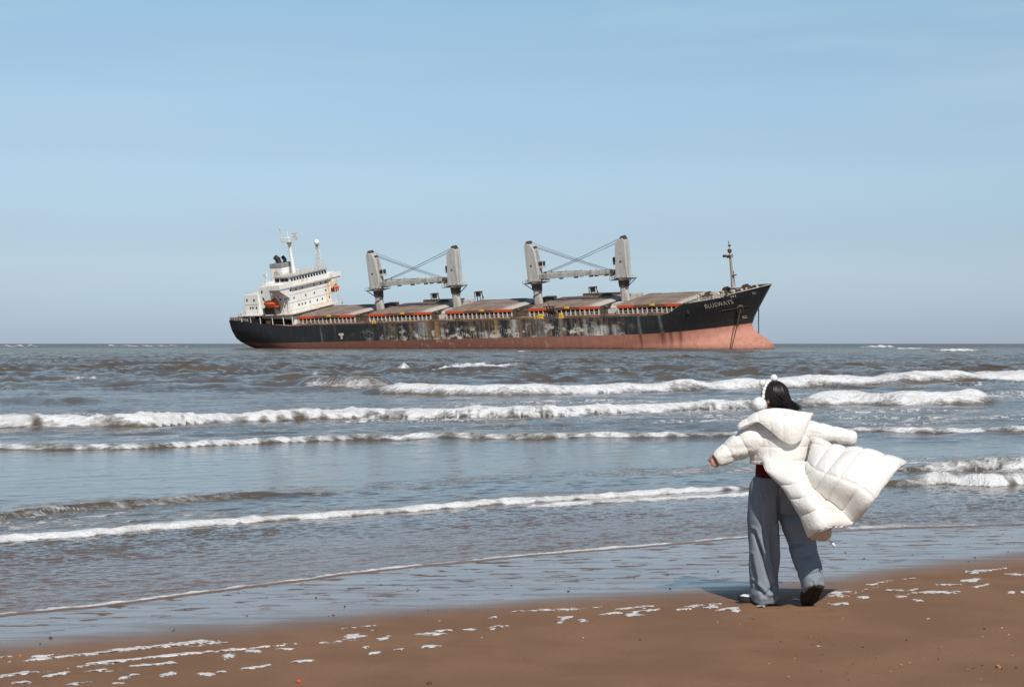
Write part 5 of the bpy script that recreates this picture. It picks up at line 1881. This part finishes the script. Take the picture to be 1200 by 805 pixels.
def skin_pair(name, front, back, m, parent, closed=False):
    R_, C_ = front.shape[:2]
    me = bpy.data.meshes.new(name)
    vs_ = np.concatenate([front.reshape(-1, 3), back.reshape(-1, 3)])
    idx = np.arange(R_ * C_).reshape(R_, C_)
    if closed:
        idx = np.concatenate([idx, idx[:, :1]], 1)
    o_ = R_ * C_
    q = np.stack([idx[:-1, :-1], idx[:-1, 1:], idx[1:, 1:], idx[1:, :-1]], -1).reshape(-1, 4)
    fs_ = np.concatenate([q, q[:, ::-1] + o_])

    def wall(line):
        return np.stack([line[:-1], line[1:], line[1:] + o_, line[:-1] + o_], -1)
    fs_ = np.concatenate([fs_, wall(idx[0])[:, ::-1], wall(idx[-1])])
    if not closed:
        fs_ = np.concatenate([fs_, wall(idx[:, 0]), wall(idx[:, -1])[:, ::-1]])
    me.from_pydata(vs_.tolist(), [], fs_.tolist())
    bm = bmesh.new()
    bm.from_mesh(me)
    bmesh.ops.recalc_face_normals(bm, faces=bm.faces)
    bm.to_mesh(me)
    bm.free()
    o = link(name, me, m, parent, True)
    return o


def P3(rows_):
    return [[list(pp(*q)) for q in r_] for r_ in rows_]


# upper part: a stuffed shell round back and sides, open at the front
secs = [(909, 489, 18, .085), (911, 498, 30, .125), (912.5, 510, 34, .155), (913.5, 522, 33, .16), (914, 538, 32.5, .155), (914.5, 543, 32.5, .15)]
rows_ = []
for px, py, hw, hd in secs:
    r_ = []
    for k in range(9):
        a = rad(-205 + 230 * k / 8)                # from the left front, round the back, to the right front
        c = pp(px, py, 11.83)
        r_.append([c.x + hw * PXM * math.cos(a), c.y + hd * math.sin(a), c.z])
    rows_.append(r_)
_, _, fr, bk = quilt(rows_, 14, 14, 0.019, 0.03, 'coat', person, 3, True, True, False, 0.009)
coat = skin_pair('coat', fr, bk, COAT, person)

# the skirt, lifted by the wind to the right; columns are the seams from the near left edge to the far tip
SK = [
    [(877, 528, 11.740), (893, 536, 11.680), (913, 540, 11.665), (944, 541, 11.655), (948, 538, 11.650), (951, 520, 11.660), (950, 512, 11.720)],
    [(879.5, 534, 11.630), (897.5, 552, 11.530), (925, 556, 11.460), (945, 557, 11.530), (955.5, 550, 11.460), (971, 526, 11.550), (975, 521.5, 11.630)],
    [(896, 556, 11.540), (914, 569, 11.440), (940, 569, 11.350), (954.5, 575, 11.465), (969, 556, 11.360), (988, 530, 11.500), (992, 523, 11.590)],
    [(909, 572, 11.470), (925, 585, 11.360), (951, 584, 11.260), (969, 587, 11.420), (984, 561, 11.290), (1008, 529, 11.460), (1015, 525.5, 11.570)],
    [(921, 590, 11.420), (937, 605, 11.310), (960, 598, 11.200), (985, 598, 11.380), (1007, 571, 11.240), (1029, 538, 11.440), (1039, 530.5, 11.580)],
    [(930, 613, 11.380), (947, 630, 11.270), (968, 619, 11.170), (1000, 614, 11.350), (1025, 585, 11.220), (1051, 548, 11.420), (1064, 539, 11.600)],
]
SKc = P3([[r_[1], r_[2], r_[3], r_[4], (r_[5][0], r_[5][1] + 0.6 * k_, r_[5][2]), (r_[6][0] - 0.2 * k_, r_[6][1] + (2.0 * k_ if k_ < 3 else 6.0 - 1.6 * (k_ - 3)), r_[6][2])] for k_, r_ in enumerate(SK)])
# a little more body: soft inner fold between the strip and the boxes has no cross stitching


def sk_amp(Uc, Vc):
    return np.where((Uc > 1) & (Uc < 2), 0.35, np.where(Uc < 1, 0.85, np.where(Uc > 4, 0.45, 1.0))) * np.clip(0.55 + 0.16 * Vc, 0, 1.2)


_, _, fr, bk = quilt(SKc, 26, 26, 0.052, 0.030, 'coat_skirt', coat, 5, True, True, False, 0.016, amps=sk_amp, rowpow=0.42)
skirt = skin_pair('coat_skirt', fr, bk, COAT, coat)
# turned-under hem showing the lining, and a white drawstring end
lin_ctrl = P3([[(949, 630, 11.340), (958, 625, 11.310), (970, 621, 11.330), (974, 618, 11.390)], [(951, 631.5, 11.390), (959, 630.5, 11.380), (969, 629, 11.400), (974, 626, 11.440)], [(955, 630, 11.450), (961, 632, 11.450), (967, 633, 11.450), (972, 630, 11.490)]])
_, _, fr, bk = quilt(lin_ctrl, 8, 8, 0.006, 0.012, 'coat_lining', coat, 9, False, False)
skin_pair('coat_lining', fr, bk, LINING, coat)
ds = MB()
ds.path([pp(969, 628, 11.40), pp(972, 633, 11.40), pp(976, 637, 11.40)], 0.006, 6)
ds.tube(pp(973.5, 634.5, 11.40), pp(978.5, 640, 11.40), 0.009, 0.011, 8)
ds.build('drawstring', UPPER_W, coat, True)


# sleeves: stuffed rings round the arms
def sleeve(path, nr, seed, flat=0.9):
    T_ = tube_mesh([(p_, r_, r_ * flat) for p_, r_ in path], 40, 12)
    R_ = T_.shape[0]
    s_ = np.linspace(0, nr, R_)
    c_ = T_.mean(1, keepdims=True)
    ring_ = np.abs(np.sin(math.pi * s_)) ** 0.5
    k_ = np.arange(40) / 40 * 2 * math.pi
    g = fbm(np.repeat(np.cos(k_)[None], R_, 0) * 2.2 + seed, np.repeat(s_[:, None], 40, 1) * 1.1 + np.repeat(np.sin(k_)[None], R_, 0) * 2.2, seed, 3)
    f = 0.88 + 0.13 * ring_[:, None] + 0.13 * g
    end = np.clip((R_ - 1 - np.arange(R_)) / 3.0, 0, 1)
    f = f * (0.93 + 0.07 * end[:, None])
    out_ = c_ + (T_ - c_) * f[..., None]
    inn = c_ + (T_ - c_) * (f[..., None] - 0.16)
    return skin_pair('sleeve', out_, inn, COAT, coat, closed=True)


sleeve([(pp(908, 507, 11.80), 20 * PXM), (pp(893, 511, 11.79), 20.5 * PXM), (pp(878, 516.5, 11.78), 18 * PXM), (pp(864, 524.5, 11.78), 15 * PXM), (pp(851, 532, 11.775), 12 * PXM), (pp(838.8, 539, 11.77), 9.2 * PXM)], 4.0, 4)
sleeve([(pp(926, 505, 11.80), 16 * PXM), (pp(940, 505.5, 11.80), 14.5 * PXM), (pp(955, 507, 11.81), 13.4 * PXM), (pp(970, 509.5, 11.83), 12.0 * PXM), (pp(985, 511.8, 11.86), 10.8 * PXM), (pp(1000.5, 514, 11.89), 9.6 * PXM)], 4.5, 12)

# hood lying on the back, its rim spread left and right
HT = [(863.5, 499.5, 11.72), (876, 490.5, 11.72), (888.5, 483, 11.70), (901, 479, 11.69), (916, 478.5, 11.68), (935, 481.5, 11.67), (953, 484, 11.69)]
HB = [(866, 503.4, 11.69), (878, 498, 11.67), (889.5, 495, 11.65), (904, 505.5, 11.635), (918.5, 517.5, 11.625), (930, 520.5, 11.625), (941, 511, 11.65)]
HDEP = (0.005, 0.01, 0.02, 0.04, 0.05, 0.048, 0.02)
hrows = []
for j in range(6):
    f_ = j / 5
    g_ = math.sin(math.pi * min(1.0, 0.12 + 0.86 * f_ ** 0.9)) ** 0.8
    hrows.append([(a_[0] + (b_[0] - a_[0]) * f_, a_[1] + (b_[1] - a_[1]) * f_ ** 0.92, a_[2] + (b_[2] - a_[2]) * f_ - dd * g_) for a_, b_, dd in zip(HT, HB, HDEP)])
HD = P3(hrows)
_, _, fr, bk = quilt(HD, 14, 14, 0.010, 0.022, 'hood', coat, 21, False, True, False, 0.006)
hood = skin_pair('hood', fr, bk, COAT, coat)
# stand collar round the neck
col_ = tube_mesh([(pp(910, 494, 11.80), 19 * PXM, .10), (pp(909.5, 486, 11.79), 17.5 * PXM, .095), (pp(909, 479.5, 11.79), 16.5 * PXM, .09)], 40, 8)
c_ = col_.mean(1, keepdims=True)
s_ = np.abs(np.sin(math.pi * np.linspace(0, 1, col_.shape[0]))) ** 0.5
skin_pair('collar', c_ + (col_ - c_) * (0.95 + 0.10 * s_)[:, None, None], c_ + (col_ - c_) * 0.80, COAT, coat, closed=True)

# ---- hair: a fitted cap under several hundred strands that the wind pulls to the right
rh = random.Random(8)
nS, nT = 60, 220
Ph = np.zeros((nS, nT, 3))
keepf = np.ones((nS - 1, nT), bool)
th_ = np.linspace(0, 2 * math.pi, nT, endpoint=False)
comb = 0.030 * perlin(th_ * 16, th_ * 0 + 0.5, 3) + 0.022 * perlin(th_ * 38, th_ * 0 + 0.5, 4) + 0.015 * perlin(th_ * 75, th_ * 0 + 0.5, 6)
CR = HC + Vector((0.0, -0.006, 0.008))
for i in range(nS):
    s_ = i / (nS - 1)
    for j in range(nT):
        th = th_[j]
        face = max(0.0, math.sin(th)) ** 1.2                       # the face opening
        el_end = -0.95 + 1.35 * face
        el = 1.5 + (el_end - 1.5) * s_
        k_ = 1 + comb[j] * min(1, s_ * 2.5) + 0.012 * math.sin(9 * s_ + 5 * th)
        l_ = Vector((.089 * math.cos(el) * math.cos(th) * k_, .103 * math.cos(el) * math.sin(th) * k_, .106 * math.sin(el) * (1 + comb[j] * 0.3)))
        w_ = HR @ l_
        low = max(0.0, -w_.z / 0.10)
        back_ = max(0.0, -w_.y / 0.1)
        w_ = w_ + Vector((0.050 * low ** 1.3 * (0.4 + 0.6 * back_), 0, 0.0))
        Ph[i, j] = CR + w_
hair = grid_mesh('hair', Ph, HAIR, True, None, person, closed_u=True)
sm = MB()
# the blown tail, gathered to a wisp over the collar
for k in range(240):
    a = Vector((rh.gauss(0, 0.020), rh.gauss(0, 0.02), rh.gauss(0, 0.020)))
    b_ = Vector((rh.gauss(0, 0.006), rh.gauss(0, 0.012), rh.gauss(0, 0.010)))
    p0_ = pp(914, 466, 11.715) + a
    p3_ = pp(935 + rh.uniform(-9, 5), 479 + rh.uniform(-3.0, 3.5), 11.66) + b_
    p1_ = p0_.lerp(p3_, 0.45) + Vector((0.004, 0, -0.006))
    prev = p0_
    for j in range(1, 8):
        s_ = j / 7
        q_ = p0_ * (1 - s_) ** 2 + p1_ * 2 * s_ * (1 - s_) + p3_ * s_ ** 2
        r0 = 0.0024
        sm.tube(prev, q_, r0 * (1 - 0.85 * ((j - 1) / 7) ** 2), r0 * (1 - 0.85 * s_ ** 2), 4)
        prev = q_
st = sm.build('hair_strands', HAIR, hair, True)


# ---- fluffy earmuffs and headband with two white pompoms
def fluff(name, c, r, parent, seed=1, m=FLUFF, n=1500):
    rr_ = random.Random(seed)
    q = MB()
    bm = bmesh.new()
    bmesh.ops.create_icosphere(bm, subdivisions=3, radius=r * 0.90)
    q.add([v.co + Vector(c) for v in bm.verts], [[v.index for v in f.verts] for f in bm.faces])
    bm.free()
    for _ in range(n):
        d_ = Vector((rr_.gauss(0, 1), rr_.gauss(0, 1), rr_.gauss(0, 1))).normalized()
        tt_ = (d_ + Vector((rr_.gauss(0, .25), rr_.gauss(0, .25), rr_.gauss(0, .25)))).normalized()
        a_ = d_.orthogonal().normalized() * r * 0.035
        b_ = d_.cross(a_)
        p_ = Vector(c) + d_ * r * 0.86
        q.add([p_ + a_, p_ - a_ * 0.5 + b_, p_ - a_ * 0.5 - b_, p_ + tt_ * r * rr_.uniform(0.12, 0.24)], [(0, 1, 3), (1, 2, 3), (2, 0, 3)])
    return q.build(name, m, parent, True)


hbm = MB()
arc = []
for j in range(15):
    a = math.pi * j / 14
    arc.append(HC + HR @ Vector((-0.100 * math.cos(a), 0.018, 0.0 + 0.118 * math.sin(a))))
hbm.path(arc, 0.011, 8)
band = hbm.build('headband', FLUFF, person, True)
fluff('earmuff', pp(889.5, 474.5, 11.735), .056, band, 2)
fluff('earmuff', HC + HR @ Vector((0.092, 0.012, -0.045)), .048, band, 3)
fluff('pompom', pp(893.2, 449.0, 11.76), .0235, band, 4, n=700)
fluff('pompom', pp(906.8, 443.2, 11.80), .0275, band, 5, n=700)


# ---- shoes (built heel at 0, toe along +x, sole down)
def shoe(name, M, up_m, sole_m, seed):
    root_v = []
    n, m = 22, 14
    P = np.zeros((n, m, 3))
    for i in range(n):
        s_ = i / (n - 1)
        x = -0.005 + 0.265 * s_
        hw_ = 0.034 + 0.014 * math.sin(math.pi * min(1, s_ * 1.15)) ** 1.0 + 0.006 * math.exp(-((s_ - 0.7) / 0.18) ** 2)
        hw_ *= math.sqrt(max(0.0, 1 - max(0, (s_ - 0.78) / 0.22) ** 2.2)) * math.sqrt(max(0.0, 1 - max(0, (0.12 - s_) / 0.12) ** 2)) + 0.02
        top = 0.095 - 0.045 * max(0, min(1, (s_ - 0.25) / 0.45)) if s_ < 0.8 else 0.05 - 0.02 * ((s_ - 0.8) / 0.2) ** 2
        for j in range(m):
            a = math.pi * j / (m - 1)
            P[i, j] = (x, hw_ * math.copysign(abs(math.cos(a)) ** 0.6, math.cos(a)), 0.028 + (top - 0.028) * max(0.0, math.sin(a)) ** 0.7)
    Pw = np.array([[list(M @ Vector(q_)) for q_ in r_] for r_ in P])
    up = grid_mesh(name, Pw, up_m, True, None, person)
    so_ = MB()
    poly = []
    for i in range(30):
        s_ = i / 29
        hw_ = 0.036 + 0.013 * math.sin(math.pi * min(1, s_ * 1.15)) + 0.006 * math.exp(-((s_ - 0.7) / 0.18) ** 2) - 0.006 * math.exp(-((s_ - 0.42) / 0.12) ** 2)
        hw_ *= math.sqrt(max(0.0, 1 - max(0, (s_ - 0.78) / 0.22) ** 2.2)) * math.sqrt(max(0.0, 1 - max(0, (0.12 - s_) / 0.12) ** 2)) + 0.02
        poly.append((-0.012 + 0.282 * s_, hw_ + 0.002))
    out_ = poly + [(x, -y) for x, y in poly[::-1]]
    so_.prism(out_, 0.0, 0.038, 'z')
    rr_ = random.Random(seed)
    for i in range(17):
        s_ = 0.06 + 0.88 * i / 16
        if 0.40 < s_ < 0.50:
            continue
        hw_ = np.interp(s_ * 0.282 - 0.012, [p_[0] for p_ in poly], [p_[1] for p_ in poly]) * 0.92
        for c_ in (-0.5, 0.5):
            x = -0.012 + 0.282 * s_
            so_.box(x - 0.005, x + 0.005, c_ * hw_ - hw_ * 0.44, c_ * hw_ + hw_ * 0.44, -0.007, 0.002)
    so_.v = [tuple(M @ Vector(p_)) for p_ in so_.v]
    so_.build('shoe_sole', sole_m, up, False)
    return up


# standing foot, toe turned out to the left
hl_ = pp(901, 705, 11.865)
hl_.z = 0.010
ML = Matrix.Translation(hl_) @ Matrix.Rotation(rad(165), 4, 'Z') @ Matrix.Diagonal((0.80, 0.95, 0.85, 1))
shoe('shoe', ML.copy(), UPPER_W, UPPER_D, 3)
# pushing foot, heel up, the sole turned back to the viewer
heel = pp(957, 686.5, 11.545)
toe = pp(946.5, 712.0, 11.715)
toe.z = 0.022
xa_ = (toe - heel).normalized()
dn_ = Vector((0.05, -1.0, -0.30))
za_ = -(dn_ - xa_ * dn_.dot(xa_)).normalized()
ya_ = za_.cross(xa_)
MRo = Matrix((xa_, ya_ * 1.18, za_)).transposed().to_4x4()
MR = Matrix.Translation(heel) @ MRo
shoe('shoe', MR, UPPER_D, SOLE, 5)
